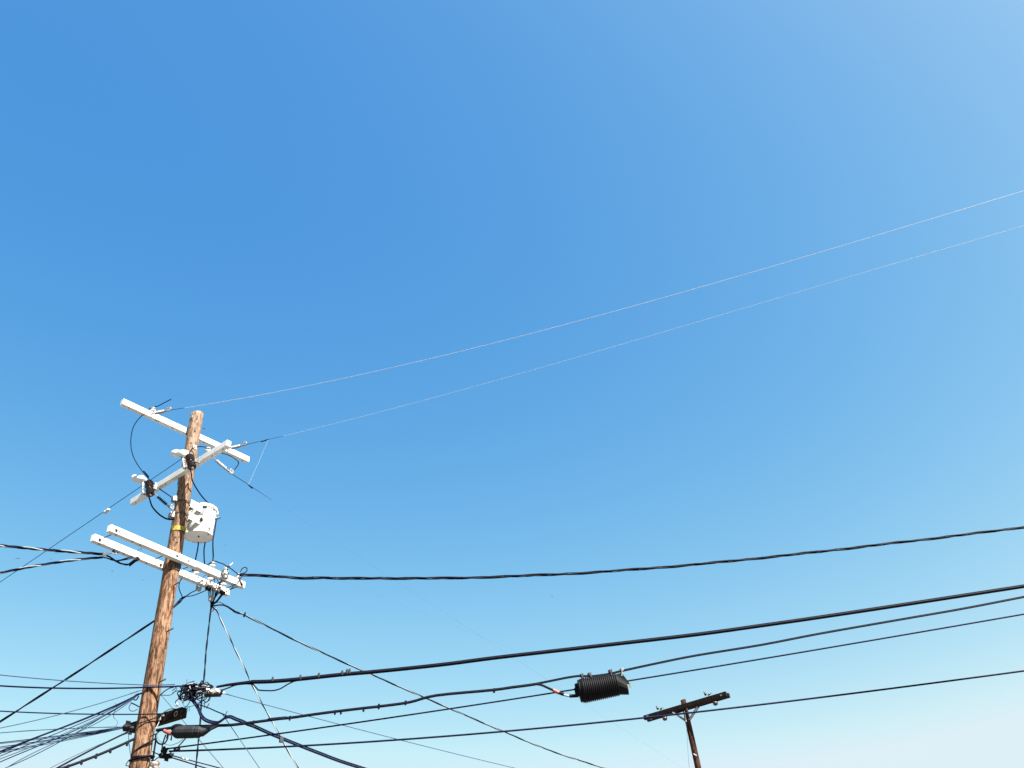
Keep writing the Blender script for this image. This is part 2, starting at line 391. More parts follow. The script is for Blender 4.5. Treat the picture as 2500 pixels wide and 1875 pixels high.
# small hardware at the top, tag plate, clamp brackets
z = P(Z('a', 1190, 325)).z; a = hz(205); c = POLE+a*(pole_r(z)+.004)+Vector((0, 0, z)); t_ = Vector((a.y, -a.x, 0))
MB().box(c, t_*.035, a*.010, Vector((0, 0, .028))).build('top_bracket', 'steel', pole, .003)
z = P(Z('a', 1232, 660)).z; a = hz(128); c = POLE+a*(pole_r(z)+.003)+Vector((0, 0, z)); t_ = Vector((a.y, -a.x, 0))
MB().box(c, t_*.03, a*.003, Vector((0, 0, .04))).build('number_tag', 'guard', pole)
z = P(Z('c', 565, 1425)).z; a = hz(214); c = POLE+a*(pole_r(z)+.003)+Vector((0, 0, z)); t_ = Vector((a.y, -a.x, 0))
MB().box(c, t_*.04, a*.004, Vector((0, 0, .06))).build('paper_tag', 'guard', pole)
def clamp(px, az, sx=.055, sz=.05):
    z = P(px).z; a = hz(az); t2 = Vector((a.y, -a.x, 0)); c = POLE+a*(pole_r(z)+.03)+Vector((0, 0, z))
    b = MB()
    vs_ = [c+t2*sx*i+a*o_+Vector((0, 0, k)) for k, o_ in ((-sz, .045), (sz*.5, .05), (sz, -.03), (-sz, -.03)) for i in (-1, 1)]
    b.add(vs_, [(0, 1, 3, 2), (2, 3, 5, 4), (4, 5, 7, 6), (6, 7, 1, 0), (0, 2, 4, 6), (1, 7, 5, 3)])
    return b.build('clamp_bracket', 'steel', pole, .004)
clamp(Z('a', 1035, 1205), 225, .05, .055); clamp(Z('a', 1005, 1375), 228, .06, .06)
# two steel bands of the transformer mount, and the yellow marker band
def band(z, h, az0, az1, m, name, tilt=0.0, off=.004, n=28):
    b = MB(); rg = []
    for i in range(n+1):
        a = hz(az0+(az1-az0)*i/n); r = pole_r(z)+off+.004
        dz_ = tilt*math.sin(math.radians(az0+(az1-az0)*i/n-POLE_AZ))
        o = POLE+Vector((0, 0, z+dz_))
        rg.append([o+a*r+Vector((0, 0, -h)), o+a*(r+.004)+Vector((0, 0, -h)), o+a*(r+.004)+Vector((0, 0, h)), o+a*r+Vector((0, 0, h))])
    b.rings(rg, True, False); return b.build(name, m, pole)
zb = P(Z('a', 1050, 1535)).z
band(zb, .042, 78, 205, 'yellow', 'marker_band', .0, .006)
band(zb, .006, 205, 300, 'dark_steel', 'strap')
for a0, a1, dz_ in ((98, 101, 0), (106, 109, 0), (101, 106, -.022)): band(zb+dz_, .028 if not dz_ else .006, a0, a1, 'olive', 'band_mark', .0, .0115, 4)
# dark cable coil strapped round the pole near the frame's foot
zc = P(Z('c', 630, 1560)).z
coil = []
for k in range(3):
    coil = [POLE+hz(i*9)*(pole_r(zc)+.016+.012*(k % 2))+Vector((0, 0, zc-.03+.03*k+.03*math.sin(math.radians(i*9+50*k)))) for i in range(41)]
    MB().tube(coil, .011, 6).build('coil_turn', 'black', pole)
pts = []
for i in range(15):
    t = i/14; az = 232-(232-85)*t; z = P(Z('c', 555, 1540)).z*(1-t)+P(Z('c', 757, 1350)).z*t
    pts.append(POLE+hz(az)*(pole_r(z)+.016)+Vector((0, 0, z)))
MB().tube(pts, .012, 6).build('riser_cable', 'black', pole)
pts = [POLE+hz(72)*(pole_r(z)+.015)+Vector((0, 0, z)) for z in [P(Z('c', 760, 1340)).z*(1-i/8)+2.5*i/8 for i in range(9)]]
MB().tube(pts, .014, 6).build('riser_cable', 'navy', pole)

# ------------------------------------------------------------------ insulators on the white arms
def pin_insulator(A, px, label, group=None, d=.046):
    q = A.at(px, d); b0 = Vector((q.x, q.y, A.z+A.h))
    t = thing('pin_insulator', label, 'insulator', b0, group)
    MB().lathe(b0-Vector((0, 0, .01)), (0, 0, 1), [(0, .018), (.012, .018), (.014, .009), (.07, .009)], 10).build('pin', 'steel', t)
    MB().lathe(b0+Vector((0, 0, .035)), (0, 0, 1), [(0, .022), (.004, .050), (.022, .056), (.040, .050), (.048, .034), (.060, .034), (.068, .045), (.082, .044), (.094, .028), (.098, .006)], 18).build('cap', 'porcelain', t)
    MB().lathe(b0+Vector((0, 0, .085)), (0, 0, 1), [(0, .030), (.004, .046), (.014, .047), (.020, .030)], 12).build('tie_wrap', 'black', t)
    return t
PI_ = 'white pin insulator on the '
pin_insulator(A1, Z('d1', 1040, 440), PI_+'topmost white arm, left of the pole', 'pin insulators')
pin_insulator(A2, Z('d2', 470, 830), PI_+'turned arm beside the pole top', 'pin insulators')
pins3 = [pin_insulator(A3, p, PI_+'front lower arm, '+w_, 'pin insulators') for p, w_ in
         ((Z('d6', 1190, 390), 'nearest the pole'), (Z('d6', 1520, 520), 'middle of three'), (Z('d6', 1840, 690), 'at its right tip'))]
pins4 = [pin_insulator(A4, p, PI_+'rear lower arm, '+w_, 'pin insulators') for p, w_ in
         ((Z('d6', 790, 600), 'nearest the pole'), (Z('d6', 1130, 740), 'middle of three'), (Z('d6', 1460, 870), 'outermost of three'))]
top3 = [o.location+Vector((0, 0, .1)) for o in pins3]; top4 = [o.location+Vector((0, 0, .1)) for o in pins4]

def spool(c, axis, label, r=.036, ln=.075):
    t = thing('spool_insulator', label, 'insulator', c, 'spool insulators'); a = Vector(axis).normalized(); s = c-a*ln/2
    MB().lathe(s, a, [(0, r*.8), (.01, r), (.024, r), (.032, r*.66), (.043, r*.66), (.051, r), (.065, r), (ln, r*.8)], 14).build('spool', 'porcelain', t)
    b = MB().cyl(s-a*.012, s+a*(ln+.012), .007, n=8)
    o = a.cross(Vector((0, 0, 1))).normalized()
    for e in (s-a*.008, s+a*(ln+.008)): b.box(e+Vector((0, 0, .03)), a*.003, o*.014, Vector((0, 0, .042)))
    b.build('clevis', 'steel', t); return t
spool(A4.under(Z('d6', 860, 930))-Vector((0, 0, .045)), A4.u, 'white spool hanging under the rear lower arm, right of the pole', .042)
for px, w_ in ((Z('d6', 1095, 870), 'innermost of the row'), (Z('d6', 1165, 905), 'second of the row from the pole'), (Z('d6', 1255, 930), 'third of the row from the pole'), (Z('d6', 1395, 985), 'outermost of the row')):
    spool(A4.at(px, -.05), Vector((0, 0, 1)) if 'third' in w_ else A4.u, 'white spool on the rear lower arm, '+w_, .038)
for px, w_ in ((Z('d6', 1500, 590), 'upper'), (Z('d6', 1515, 700), 'lower')):
    spool(A3.at(px, -.05), A3.u, w_+' white spool on the face of the front lower arm near its tip', .036)
# black connectors on the rear arm tip
for px, w_ in ((Z('d6', 1440, 1075), 'larger black bolted connector'), (Z('d6', 1085, 975), 'smaller black bolted connector')):
    c = A4.at(px, -.06); t = thing('wire_connector', w_+' on the rear lower arm by the fan of wires', 'connector', c)
    MB().box(c, A4.u*.05, A4.n*.025, Vector((0, 0, .03))).build('body', 'plastic', t, .008)
    MB().cyl(c-A4.u*.02-A4.n*.04, c-A4.u*.02+A4.n*.03, .01, n=8).build('bolt', 'steel', t)

def dead_end(a, b, label, dark=False):
    """polymer strain insulator from the arm (a) to the conductor clamp (b)"""
    a, b = Vector(a), Vector(b); d = (b-a).normalized(); L_ = (b-a).length
    t = thing('strain_insulator', label, 'insulator', a, 'strain insulators at the pole top')
    lk = MB().tube(smooth([a, a+d*L_*.05+Vector((0, 0, .012)), a+d*L_*.13, a+d*L_*.2]), .010, 6)
    lk.tube(smooth([a, a+d*L_*.05-Vector((0, 0, .014)), a+d*L_*.13, a+d*L_*.2]), .008, 6); lk.build('link', 'steel', t)
    s0, s1 = L_*.2, L_*.70; prof = [(0, .014)]
    k = 7
    for i in range(k):
        m0 = (s1-s0)*(i+.5)/k; prof += [(m0-.010, .013), (m0-.003, .034), (m0+.004, .034), (m0+.010, .013)]
    prof.append((s1-s0, .014)); MB().lathe(a+d*s0, d, prof, 14).build('sheds', 'navy' if dark else 'polymer', t)  # dark variant: shade put into the colour of the sheds
    cl = MB().cyl(a+d*L_*.69, a+d*L_*.86, .015, .022, 8)
    sd = d.cross(Vector((0, 0, 1))).normalized(); upv = sd.cross(d)
    cl.box(a+d*L_*.93+upv*.006, d*L_*.085, sd*.014, upv*.022)
    cl.build('clamp', 'steel', t, .003)
    hk = MB().tube(smooth([b-d*.03, b+d*.01+upv*.02, b+upv*.06, b-d*.05+upv*.075, b-d*.06+upv*.05]), .011, 6)
    hk.box(b-d*.02+upv*.05, d*.02, sd*.018, upv*.018); hk.build('keeper', 'steel', t)
    return t
s1a = A1.at(Z('d1', 985, 560), -.01); s1b = on_vert(Z('d1', 1490, 458), s1a, 100)
s2a = A1.at(Z('d2', 800, 800), -.01); s2b = on_vert(Z('d2', 1105, 730), s2a, 104)
s3a = A2.at(Z('d2', 540, 940), A2.dep+.01); s3b = on_vert(Z('d2', 870, 1222), s3a, 32)
s4a = A2.at(Z('d3', 690, 775), A2.dep+.01); s4b = on_vert(Z('d3', 1110, 1140), s4a, 32)
dead_end(s1a, s1b, 'white ribbed strain insulator on the topmost arm, left of the pole')
dead_end(s2a, s2b, 'white ribbed strain insulator beyond the right end of the turned arm')
dead_end(s3a, s3b, 'white ribbed strain insulator slanting down right of the pole')
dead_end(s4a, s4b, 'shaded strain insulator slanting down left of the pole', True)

# ------------------------------------------------------------------ fuse cutouts on the turned arm
def cutout(ins, tube, guard, brk, label, d=-.17):
    q = lambda px, dd=0.0: A2.at(Z('a', *px), d+dd)
    t0, t1 = q(ins[0]), q(ins[1]); t = thing('fuse_cutout', label, 'fuse cutout', (t0+t1)/2, 'fuse cutouts')
    ax = (t1-t0); L_ = ax.length; prof = [(0, .022)]
    for i in range(7):
        m0 = L_*(i+.5)/7
        if i == 3: prof += [(m0-.02, .03), (m0+.02, .03)]; continue
        prof += [(m0-.014, .034), (m0-.002, .072), (m0+.006, .074), (m0+.012, .036)]
    prof.append((L_, .022)); MB().lathe(t0, ax, prof, 18).build('porcelain_body', 'brown_glaze', t)
    u0, u1 = q(tube[0], -.05), q(tube[1], -.05)
    MB().cyl(u0, u1, .017, .015, 12).build('fuse_tube', 'guard', t)
    for a_, e in ((t0, u0), (t1, u1)):
        b = MB(); dd = (e-a_); sd = dd.cross(Vector((0, 0, 1))).normalized(); b.box(a_+dd*.5, dd*.62, sd*.02, Vector((0, 0, .011)))
        b.box(e, dd.normalized()*.024, sd*.026, Vector((0, 0, .024))); b.build('contact', 'steel', t, .003)
    bb = MB(); k = [q(p_, .06) for p_ in brk]
    for a_, e in zip(k, k[1:]):
        dd = e-a_; sd = A2.n; pn = dd.cross(sd).normalized(); bb.box(a_+dd*.5, dd*.52, sd*.022, pn*.007)
    mid = (t0+t1)/2; dd = k[0]-mid; bb.box(mid+dd*.5, dd*.5, A2.n*.02, dd.cross(A2.n).normalized()*.006)
    bb.build('bracket', 'steel', t, .002)
    g0, g1 = q(guard[0], -.05), q(guard[1], -.05); ga = g1-g0; Lg = ga.length
    gm = MB().lathe(g0, ga, [(0, .03), (.012, .062), (Lg*.25, .075), (Lg*.5, .066), (Lg*.62, .074), (Lg*.82, .062), (Lg*.96, .038), (Lg, .012)], 16)
    for i, v in enumerate(gm.v):
        gm.v[i] = v+Vector((0, 0, noise.noise(v*9)*.026))+A2.u*noise.noise(v*11+Vector((3, 1, 0)))*.016
    gm.build('bird_guard', 'guard', t)
    ct = (u0+u1)/2; return t0, t1, u0, u1
cl_ = cutout(((722, 1000), (738, 1142)), ((660, 992), (663, 1128)), ((672, 985), (542, 952)), ((770, 1020), (800, 1012), (796, 1080), (772, 1092)),
             'dark ribbed fuse cutout with white guard on the left half of the turned arm')
cr_ = cutout(((1158, 722), (1192, 850)), ((1092, 738), (1106, 850)), ((1120, 700), (968, 695)), ((1215, 788), (1262, 796), (1276, 742), (1262, 735)),
             'dark ribbed fuse cutout with white guard in front of the pole')

# ------------------------------------------------------------------ transformer
tb = P((484.9, 1310.9), .40); ttop = P((499.5, 1250), .40)
TC = Vector((tb.x, tb.y, tb.z)); TR_, TH = .252, ttop.z-tb.z+.02
tr = thing('transformer', 'white cylindrical pole transformer right of the tall pole', 'transformer', TC)
body = MB().lathe(TC, (0, 0, 1), [(.03, TR_*.985), (.034, TR_), (TH*.5, TR_), (TH*.97, TR_)], 48, False).build('tank', 'tank', tr)
MB().lathe(TC, (0, 0, 1), [(.0, TR_), (.032, TR_+.001), (.034, TR_-.004)], 48, False).build('base_rim', 'tank', tr)
MB().lathe(TC+Vector((0, 0, .012)), (0, 0, 1), [(0, TR_-.004), (.006, TR_-.004)], 48).build('base_plate', 'tank', tr)
MB().lathe(TC+Vector((0, 0, TH*.955)), (0, 0, 1), [(0, TR_+.012), (.03, TR_+.022), (.05, TR_+.018), (.075, TR_*.8), (.09, TR_*.4), (.094, .02)], 48).build('lid', 'tank', tr)
MB().lathe(TC+Vector((0, 0, -.004)), (0, 0, 1), [(0, .016), (.02, .016)], 8).build('ground_lug', 'dark_steel', tr)
MB().lathe(TC+hz(100)*.19+Vector((0, 0, .0)), (0, 0, 1), [(0, .012), (.02, .012)], 8).build('drain_plug', 'dark_steel', tr)
def on_tank(px):
    d = ray(px); o = CP-TC; a_ = d.x*d.x+d.y*d.y; b_ = 2*(o.x*d.x+o.y*d.y); c_ = o.x*o.x+o.y*o.y-(TR_+.002)**2
    D_ = max(0, b_*b_-4*a_*c_); return CP+d*((-b_-math.sqrt(D_))/(2*a_))
def tank_plate(pxs, wd, name, m, th=.012):        # strap following the tank wall between photo points
    pts = [on_tank(p) for p in pxs]; b = MB(); rg = []
    for p in densify(pts, .02):
        r = Vector((p.x-TC.x, p.y-TC.y, 0)).normalized(); tt = Vector((-r.y, r.x, 0)); c = TC+r*(TR_+th/2)+Vector((0, 0, p.z-TC.z))
        rg.append([c-tt*wd-r*th*.6, c+tt*wd-r*th*.6, c+tt*wd+r*th*.4, c-tt*wd+r*th*.4])
    b.rings(rg, True, False); return b.build(name, m, tr, .003)
tank_plate(Z('d4', (1085, 560), (1000, 820), (905, 985)), .0035, 'weld_seam', 'steel', .006)
tank_plate(Z('d4', (1060, 345), (1000, 470), (945, 585)), .036, 'shadow_plate', 'bag')  # grey plate standing in for a cast shadow on the tank wall
tank_plate(Z('d4', (1060, 335), (1045, 380)), .042, 'lug_cap', 'tank', .05)
c = on_tank(Z('d4', 945, 715)); r = Vector((c.x-TC.x, c.y-TC.y, 0)).normalized()
b = MB().lathe(c-r*.01, r, [(0, .036), (.02, .036), (.024, .022), (.05, .026), (.07, .022)], 14); b.build('low_voltage_bushing', 'brown_glaze', tr)
c = TC+hz(82)*(TR_+.012)+Vector((0, 0, on_tank(Z('d4', 1210, 590)).z-TC.z)); a_ = hz(82)
MB().lathe(c-a_*.02, a_, [(0, .03), (.02, .03), (.022, .018), (.06, .018), (.062, .028), (.085, .028)], 12).build('side_bushing', 'steel', tr)
for az in (60, 150, 240, 330, 105):                 # lid clamps
    c = TC+hz(az)*(TR_+.018)+Vector((0, 0, TH*.955+.01)); MB().box(c, hz(az)*.014, hz(az+90)*.02, Vector((0, 0, .028))).build('lid_clamp', 'tank', tr, .004)
b0 = Vector((TC.x, TC.y, TC.z+TH+.03))
MB().lathe(b0+hz(120)*.08, (0, 0, 1), [(-.03, .03), (.01, .028), (.02, .018), (.03, .024), (.04, .010)], 12).build('high_voltage_bushing', 'porcelain', tr)
# hanger brackets to the pole (two levels, two cheek plates each)
axd = Vector((TC.x-POLE.x, TC.y-POLE.y, 0)); gap = axd.length; axd.normalize(); axn = Vector((-axd.y, axd.x, 0))
for zz, hh in ((TH*.80, .075), (TH*.34, .065)):
    for s_ in (-1, 1):
        p0 = POLE+axd*(.06)+axn*s_*.125; p1 = TC+Vector((0, 0, -TC.z))-axd*(TR_*.74)+axn*s_*.16
        c = (p0+p1)/2+Vector((0, 0, TC.z+zz)); dd = (p1-p0)/2
        MB().box(c, dd, dd.cross(Vector((0, 0, 1))).normalized()*.006, Vector((0, 0, hh))).build('hanger_bracket', 'tank', tr, .003)
    c = POLE+axd*(pole_r(9)+.02)+Vector((0, 0, TC.z+zz)); MB().box(c, axn*.13, axd*.008, Vector((0, 0, hh*1.15))).build('hanger_plate', 'tank', tr, .003)
    band(TC.z+zz, .012, 30, 330, 'dark_steel', 'mount_band')

# ------------------------------------------------------------------ pole-top jumpers and lines
RT = lambda off, k, *xy: smooth(PL(k, off, *xy))
wire('short dark tail of tie wire rising from the left insulator on the topmost arm',
     smooth([A1.at(Z('d1', 880, 470), .06), A1.at(Z('d1', 1000, 385), .046), A1.at(Z('d1', 1180, 340), -.05), A1.at(Z('d1', 1350, 250), -.15), A1.at(Z('d1', 1525, 162), -.25)]), .009, 'navy', 'jumper_wire')
q0 = A1.at(Z('a', 668, 270), .05); n_ = 10
jl = Z('a', (650, 285), (590, 350), (545, 440), (528, 560), (540, 680), (580, 780), (640, 870), (690, 930), (740, 988), (768, 1003))
qe = A2.at(jl[-1], -.12); e0 = (q0-POLE).dot(VDIR); e1_ = (qe-POLE).dot(VDIR)
wire('dark jumper looping left from the topmost arm down to the left fuse cutout',
     smooth([q0]+[P(p, e0+(e1_-e0)*i/(len(jl)-1)) for i, p in enumerate(jl)]), .0075, 'navy', 'jumper_wire')
c0, c1 = A2.at(Z('a', 675, 895), -.1), A2.at(Z('a', 715, 948), -.1)
wire('thick dark splice sleeve on the jumper above the left fuse cutout', [P(Z('a', 668, 890), (c0-POLE).dot(VDIR)), P(Z('a', 716, 950), (c1-POLE).dot(VDIR))], .019, 'navy', 'splice_sleeve', 'sleeve')
e2 = (A2.at(Z('a', 1380, 640), .0)-POLE).dot(VDIR); e3 = (s3b-POLE).dot(VDIR)
wire('dark jumper arching over the turned arm right of the pole to the slanting insulator',
     smooth([P(Z('a', 1160, 690), -.14), P(Z('a', 1190, 645), -.15), P(Z('a', 1250, 622), -.2), P(Z('a', 1330, 626), -.28), P(Z('a', 1400, 645), -.32), P(Z('a', 1450, 668), -.2),
             P(Z('a', 1510, 690), .0), P(Z('a', 1600, 720), .1), P(Z('a', 1670, 765), e3), P(Z('a', 1692, 800), e3), P(Z('a', 1672, 838), e3), P(Z('a', 1648, 870), e3)]), .009, 'navy', 'jumper_wire')
e4 = (cr_[3]-POLE).dot(VDIR); lidp = TC+Vector((0, 0, TH+.06))
wire('black jumper from the front fuse cutout down to the transformer lid',
     smooth([A2.at(Z('a', 1172, 868), -.17), P(Z('a', 1183, 920), -.25), P(Z('a', 1190, 980), -.2), P(Z('a', 1230, 1060), -.1), P(Z('a', 1290, 1150), .05), P(Z('a', 1350, 1218), .16), P(Z('a', 1372, 1236), .3)]), .012, 'black', 'jumper_wire')
e5 = (cl_[3]-POLE).dot(VDIR)
wire('black jumper sagging from the left fuse cutout to the lower clamp on the pole',
     smooth([P(Z('a', 722, 1160), e5), P(Z('a', 735, 1200), e5*.9), P(Z('a', 760, 1270), e5*.6), P(Z('a', 820, 1340), e5*.3), P(Z('a', 890, 1390), 0), P(Z('a', 950, 1408), -.05), P(Z('a', 1000, 1405), -.1)]), .014, 'black', 'jumper_wire')
wire('straight navy lead from the turned arm to the upper clamp on the pole',
     [A2.under(Z('a', 838, 1078)), P(Z('a', 930, 1140), .05), P(Z('a', 1010, 1198), -.08)], .010, 'navy', 'jumper_wire')
# span guy and its strain ball
g0 = P(Z('a', 1085, 748), .12)
gp = span(g0, 289, [Z('a', 760, 970), Z('a', 640, 1060), Z('a', 300, 1295), Z('e1', 1170, 335), Z('e1', 440, 810), Z('e1', 0, 1100)], 1, 14)
wire('thin blue-grey guy wire slanting down left from the pole top', gp, .0065, 'navy', 'guy_wire', 'wire')
c = on_vert(Z('a', 268, 1317), g0, 289); d = (gp[-1]-gp[0]).normalized()
tag(MB().lathe(c-d*.07, d, [(0, .015), (.012, .03), (.05, .036), (.065, .026), (.075, .026), (.09, .036), (.125, .03), (.14, .015)], 14).build('guy_insulator', 'porcelain'),
    'white egg insulator on the thin guy wire left of the pole', 'insulator')
# primaries
w1 = span(s1b, 103, [(531, 980), (904, 910), (1345, 804), (1695, 703), (2034, 607), (2500, 466)], 3, 14)
wire('very thin pale line rising right, upper of the two across the open sky', w1, .0037, 'bright', 'power_line', 'power line', 'power lines', 6)
w2 = span(s2b, 105, [(661, 1071), (961, 1000), (1130, 949), (1430, 865), (1695, 789), (1955, 712), (2351, 594)], 3, 14)
wire('very thin pale line rising right, lower of the two across the open sky', w2, .0026, 'bright', 'power_line', 'power line', 'power lines', 6)
w3 = span(s3b, 33, [(610, 1188), (648, 1211), (680, 1230)], 1, 16)
wire('very thin line slanting down right from the slanting strain insulator', w3, .0010, 'sky_toned', 'power_line', 'power line', 'power lines', 6)
w4 = [s4b, s4b+hz(33)*6+Vector((0, 0, -.25)), s4b+hz(33)*12+Vector((0, 0, -.4))]
wire('very thin line running away behind the tall pole', w4, .0008, 'sky_toned', 'power_line', 'power line', 'power lines', 6)
def part_of(pts, L_):
    out = [pts[0]]; acc = 0.0
    for a_, b_ in zip(pts, pts[1:]):
        k_ = (b_-a_).length
        if acc+k_ >= L_: out.append(a_.lerp(b_, (L_-acc)/k_)); break
        acc += k_; out.append(b_)
    return out
for pts_, L_, lab in ((w1, .45, 'dark rod wrap on the upper pale line beside the pole top'), (w2, .95, 'dark rod wrap on the lower pale line beside the pole top'), (w3, .95, 'dark rod wrap on the thin line slanting down right')):
    pw = densify(part_of(pts_, L_), .05); wire(lab, pw, [.0055-.004*(i/len(pw))**2 for i in range(len(pw))], 'navy', 'rod_wrap', 'wire')
sl1 = [on_vert(Z('d2', 1370, 680), s2b, 105), on_vert(Z('d2', 1490, 640), s2b, 105)]
wire('small dark splice on the lower pale line near the pole', sl1, .012, 'black', 'splice_sleeve', 'sleeve')
sl2 = [on_vert(Z('d2', 1150, 1408), s3b, 33), on_vert(Z('d2', 1220, 1470), s3b, 33)]
wire('small dark splice on the down-slanting thin line', sl2, .011, 'black', 'splice_sleeve', 'sleeve')
wire('faint pinkish tie line hanging between two thin lines right of the pole', [sl1[1], (sl1[1]+sl2[0])/2-Vector((0, 0, .02)), sl2[0]], .0014, 'bare', 'tie_line', 'wire')

# ------------------------------------------------------------------ lower arms: left cables
a4 = lambda d, k, *xy: [A4.at(q, d) for q in Z(k, *xy)]
a3 = lambda d, k, *xy: [A3.at(q, d) for q in Z(k, *xy)]
cw = A4.at(Z('d5', 660, 925), -.03)
t = thing('wedge_clamp', 'pale wedge clamp holding the twisted cables left of the rear lower arm', 'clamp', cw)
MB().lathe(A4.at(Z('d5', 560, 925), -.03), A4.at(Z('d5', 760, 900), -.03)-A4.at(Z('d5', 560, 925), -.03), [(0, .012), (.02, .03), (.09, .026), (.13, .012)], 10).build('body', 'guard', t)
MB().tube(smooth(a4(-.02, 'd5', (760, 905), (830, 895), (900, 920), (935, 900), (905, 865))), .008, 6).build('bail', 'steel', t)
MB().box(A4.under(Z('d5', 915, 825))-Vector((0, 0, .012)), A4.u*.045, A4.n*.03, Vector((0, 0, .014))).build('clevis', 'dark_steel', t)
k0 = A4.at(Z('d5', 590, 935), -.03)
tw1 = span(A4.at(Z('d5', 560, 912), -.03), 252, [Z('d5', 300, 885), Z('e1', 1060, 628), Z('e1', 700, 598), Z('e1', 300, 560), Z('e1', 0, 532)], 2, 12)
twisted('twisted service cable running left from the lower arms, upper of two', tw1, [(.0125, 'black'), (.0115, 'bare'), (.0125, 'navy')], .012, .55, 'service_cable')
tw2 = span(A4.at(Z('d5', 560, 998), -.03), 252, [Z('d5', 300, 992), Z('e1', 1250, 745), Z('e1', 880, 810), Z('e1', 500, 875), Z('e1', 0, 965)], 2, 12)
twisted('twisted service cable running left from the lower arms, lower of two', tw2, [(.011, 'black'), (.010, 'bare'), (.011, 'navy')], .011, .55, 'service_cable')
for px, r, lab in (([(650, 950), (750, 990), (850, 1060), (1000, 1150), (1120, 1185), (1250, 1195)], .014, 'thickest dark jumper drooping under the rear lower arm'),
                   ([(560, 998), (700, 1030), (800, 1070), (930, 1092), (1050, 1075), (1200, 1030), (1350, 975)], .011, 'dark jumper curving up under the rear lower arm'),
                   ([(930, 1095), (1040, 1090), (1180, 1065), (1300, 1040), (1385, 1005)], .008, 'thinner dark jumper just below the curving one'),
                   ([(980, 1110), (1080, 1180), (1200, 1215), (1265, 1200)], .007, 'pale-edged jumper at the bottom of the drooping bundle')):
    wire(lab, smooth(a4(-.03, 'd5', *px)), r, 'black', 'jumper_wire')
for (p, q_), lab in ((((1260, 1200), (1500, 1010)), 'upper black connector bar slanting beneath the rear arm'), (((1280, 1235), (1535, 1035)), 'lower black connector bar slanting beneath the rear arm')):
    a_, b_ = A4.at(Z('d5', *p), -.035), A4.at(Z('d5', *q_), -.035); d = (b_-a_).normalized(); L_ = (b_-a_).length
    tag(MB().lathe(a_, d, [(0, .008), (.01, .015), (L_*.6, .014), (L_*.75, .022), (L_, .024), (L_+.01, .01)], 10).build('connector_bar', 'plastic'), lab, 'connector')
for px, lab in (([(1640, 705), (1500, 840), (1350, 965)], 'thin pale bridle wire between the lower arms, left one'), ([(1640, 715), (1600, 800), (1570, 880), (1545, 990)], 'thin pale bridle wire between the lower arms, right one')):
    wire(lab, smooth([A3.at(Z('d5', *px[0]), .09)]+[A4.at(Z('d5', *p), -.04 if i else -.15) for i, p in enumerate(px[1:])]), .0045, 'bare', 'bridle_wire')

# ------------------------------------------------------------------ lower arms: transformer leads and the fan of wires
e = (TC-POLE).dot(VDIR)
tlow = TC+Vector((0, 0, .01))
def lead(k, pts, end, r, lab, e0=e):
    q = Z(k, *pts); e1 = (end-POLE).dot(VDIR)
    return wire(lab, smooth([P(p, e0+(e1-e0)*i/len(q)) for i, p in enumerate(q)]+[end]), r, 'navy', 'transformer_lead', 'cable')
lead('b', [(1260, 545), (1250, 620), (1225, 740), (1195, 850)], top4[0], .012, 'dark lead under the transformer, left of three')
lead('b', [(1332, 545), (1318, 640), (1325, 780), (1340, 870)], top4[1], .012, 'dark lead under the transformer, middle of three')
sb = TC+hz(82)*(TR_+.09)+Vector((0, 0, on_tank(Z('d4', 1210, 590)).z-TC.z))
e1 = (top3[0]-POLE).dot(VDIR)
wire('dark lead dropping from the side bushing of the transformer, right of three', smooth([sb, P(Z('d4', 1340, 680), e*.8), P(Z('d4', 1290, 960), e*.6), P(Z('d4', 1245, 1220), e*.5), P(Z('d4', 1243, 1440), e*.3), P(Z('d6', 1212, 180), e1), top3[0]+Vector((0, 0, .02))]), .012, 'navy', 'transformer_lead', 'cable')
wire('dark wrapped wire arching over the front lower arm between its insulators',
     smooth([A3.at(Z('d6', 1040, 415), .04)]+[A3.at(q, .03) for q in Z('d6', (1100, 370), (1180, 318), (1270, 302), (1350, 335), (1450, 368), (1560, 430), (1660, 495), (1760, 575), (1855, 640))]), .009, 'black', 'jumper_wire')
wire('small dark wire loop above the right tip of the front lower arm', smooth(a3(-.02, 'd6', (1880, 565), (1920, 490), (1985, 452), (2035, 475), (2040, 530), (2000, 580), (1930, 600), (1870, 615))), .009, 'black', 'jumper_wire')
wire('dark lead from that tip loop down to the rear arm', smooth([A3.at(Z('d6', 2010, 560), -.03), A3.at(Z('d6', 1860, 750), -.04), A3.at(Z('d6', 1740, 880), -.02), A4.at(Z('d6', 1640, 985), -.12), A4.at(Z('d6', 1500, 1065), -.06)]), .008, 'black', 'jumper_wire')
wire('dark lead across the gap between the lower arm tips', smooth([A3.at(Z('d6', 1800, 930), .0), A3.at(Z('d6', 1700, 965), .03), A4.at(Z('d6', 1600, 1010), -.1)]), .010, 'black', 'jumper_wire')
a_, b_ = A3.at(Z('d6', 1560, 460), -.02), A3.at(Z('d6', 1690, 350), -.02)
wire('short pale stub pointing up from the middle insulator of the front arm', [a_, a_.lerp(b_, .45)], .011, 'black', 'wire_stub'); wire('pale metal tip of the stub above the front lower arm', [a_.lerp(b_, .4), b_], .013, 'polymer', 'wire_stub')
for i, (px, r) in enumerate(([[(1480, 520), (1420, 580), (1390, 680), (1420, 760), (1500, 800)], .007], [[(1550, 530), (1590, 600), (1560, 690), (1480, 720), (1440, 660)], .006], [[(1400, 560), (1450, 640), (1540, 640), (1560, 760)], .006])):
    wire(('outer', 'inner', 'lowest')[i]+' dark tie loop round the spools on the front lower arm', smooth(a3(-.09, 'd6', *px)), r, 'black', 'tie_loop')
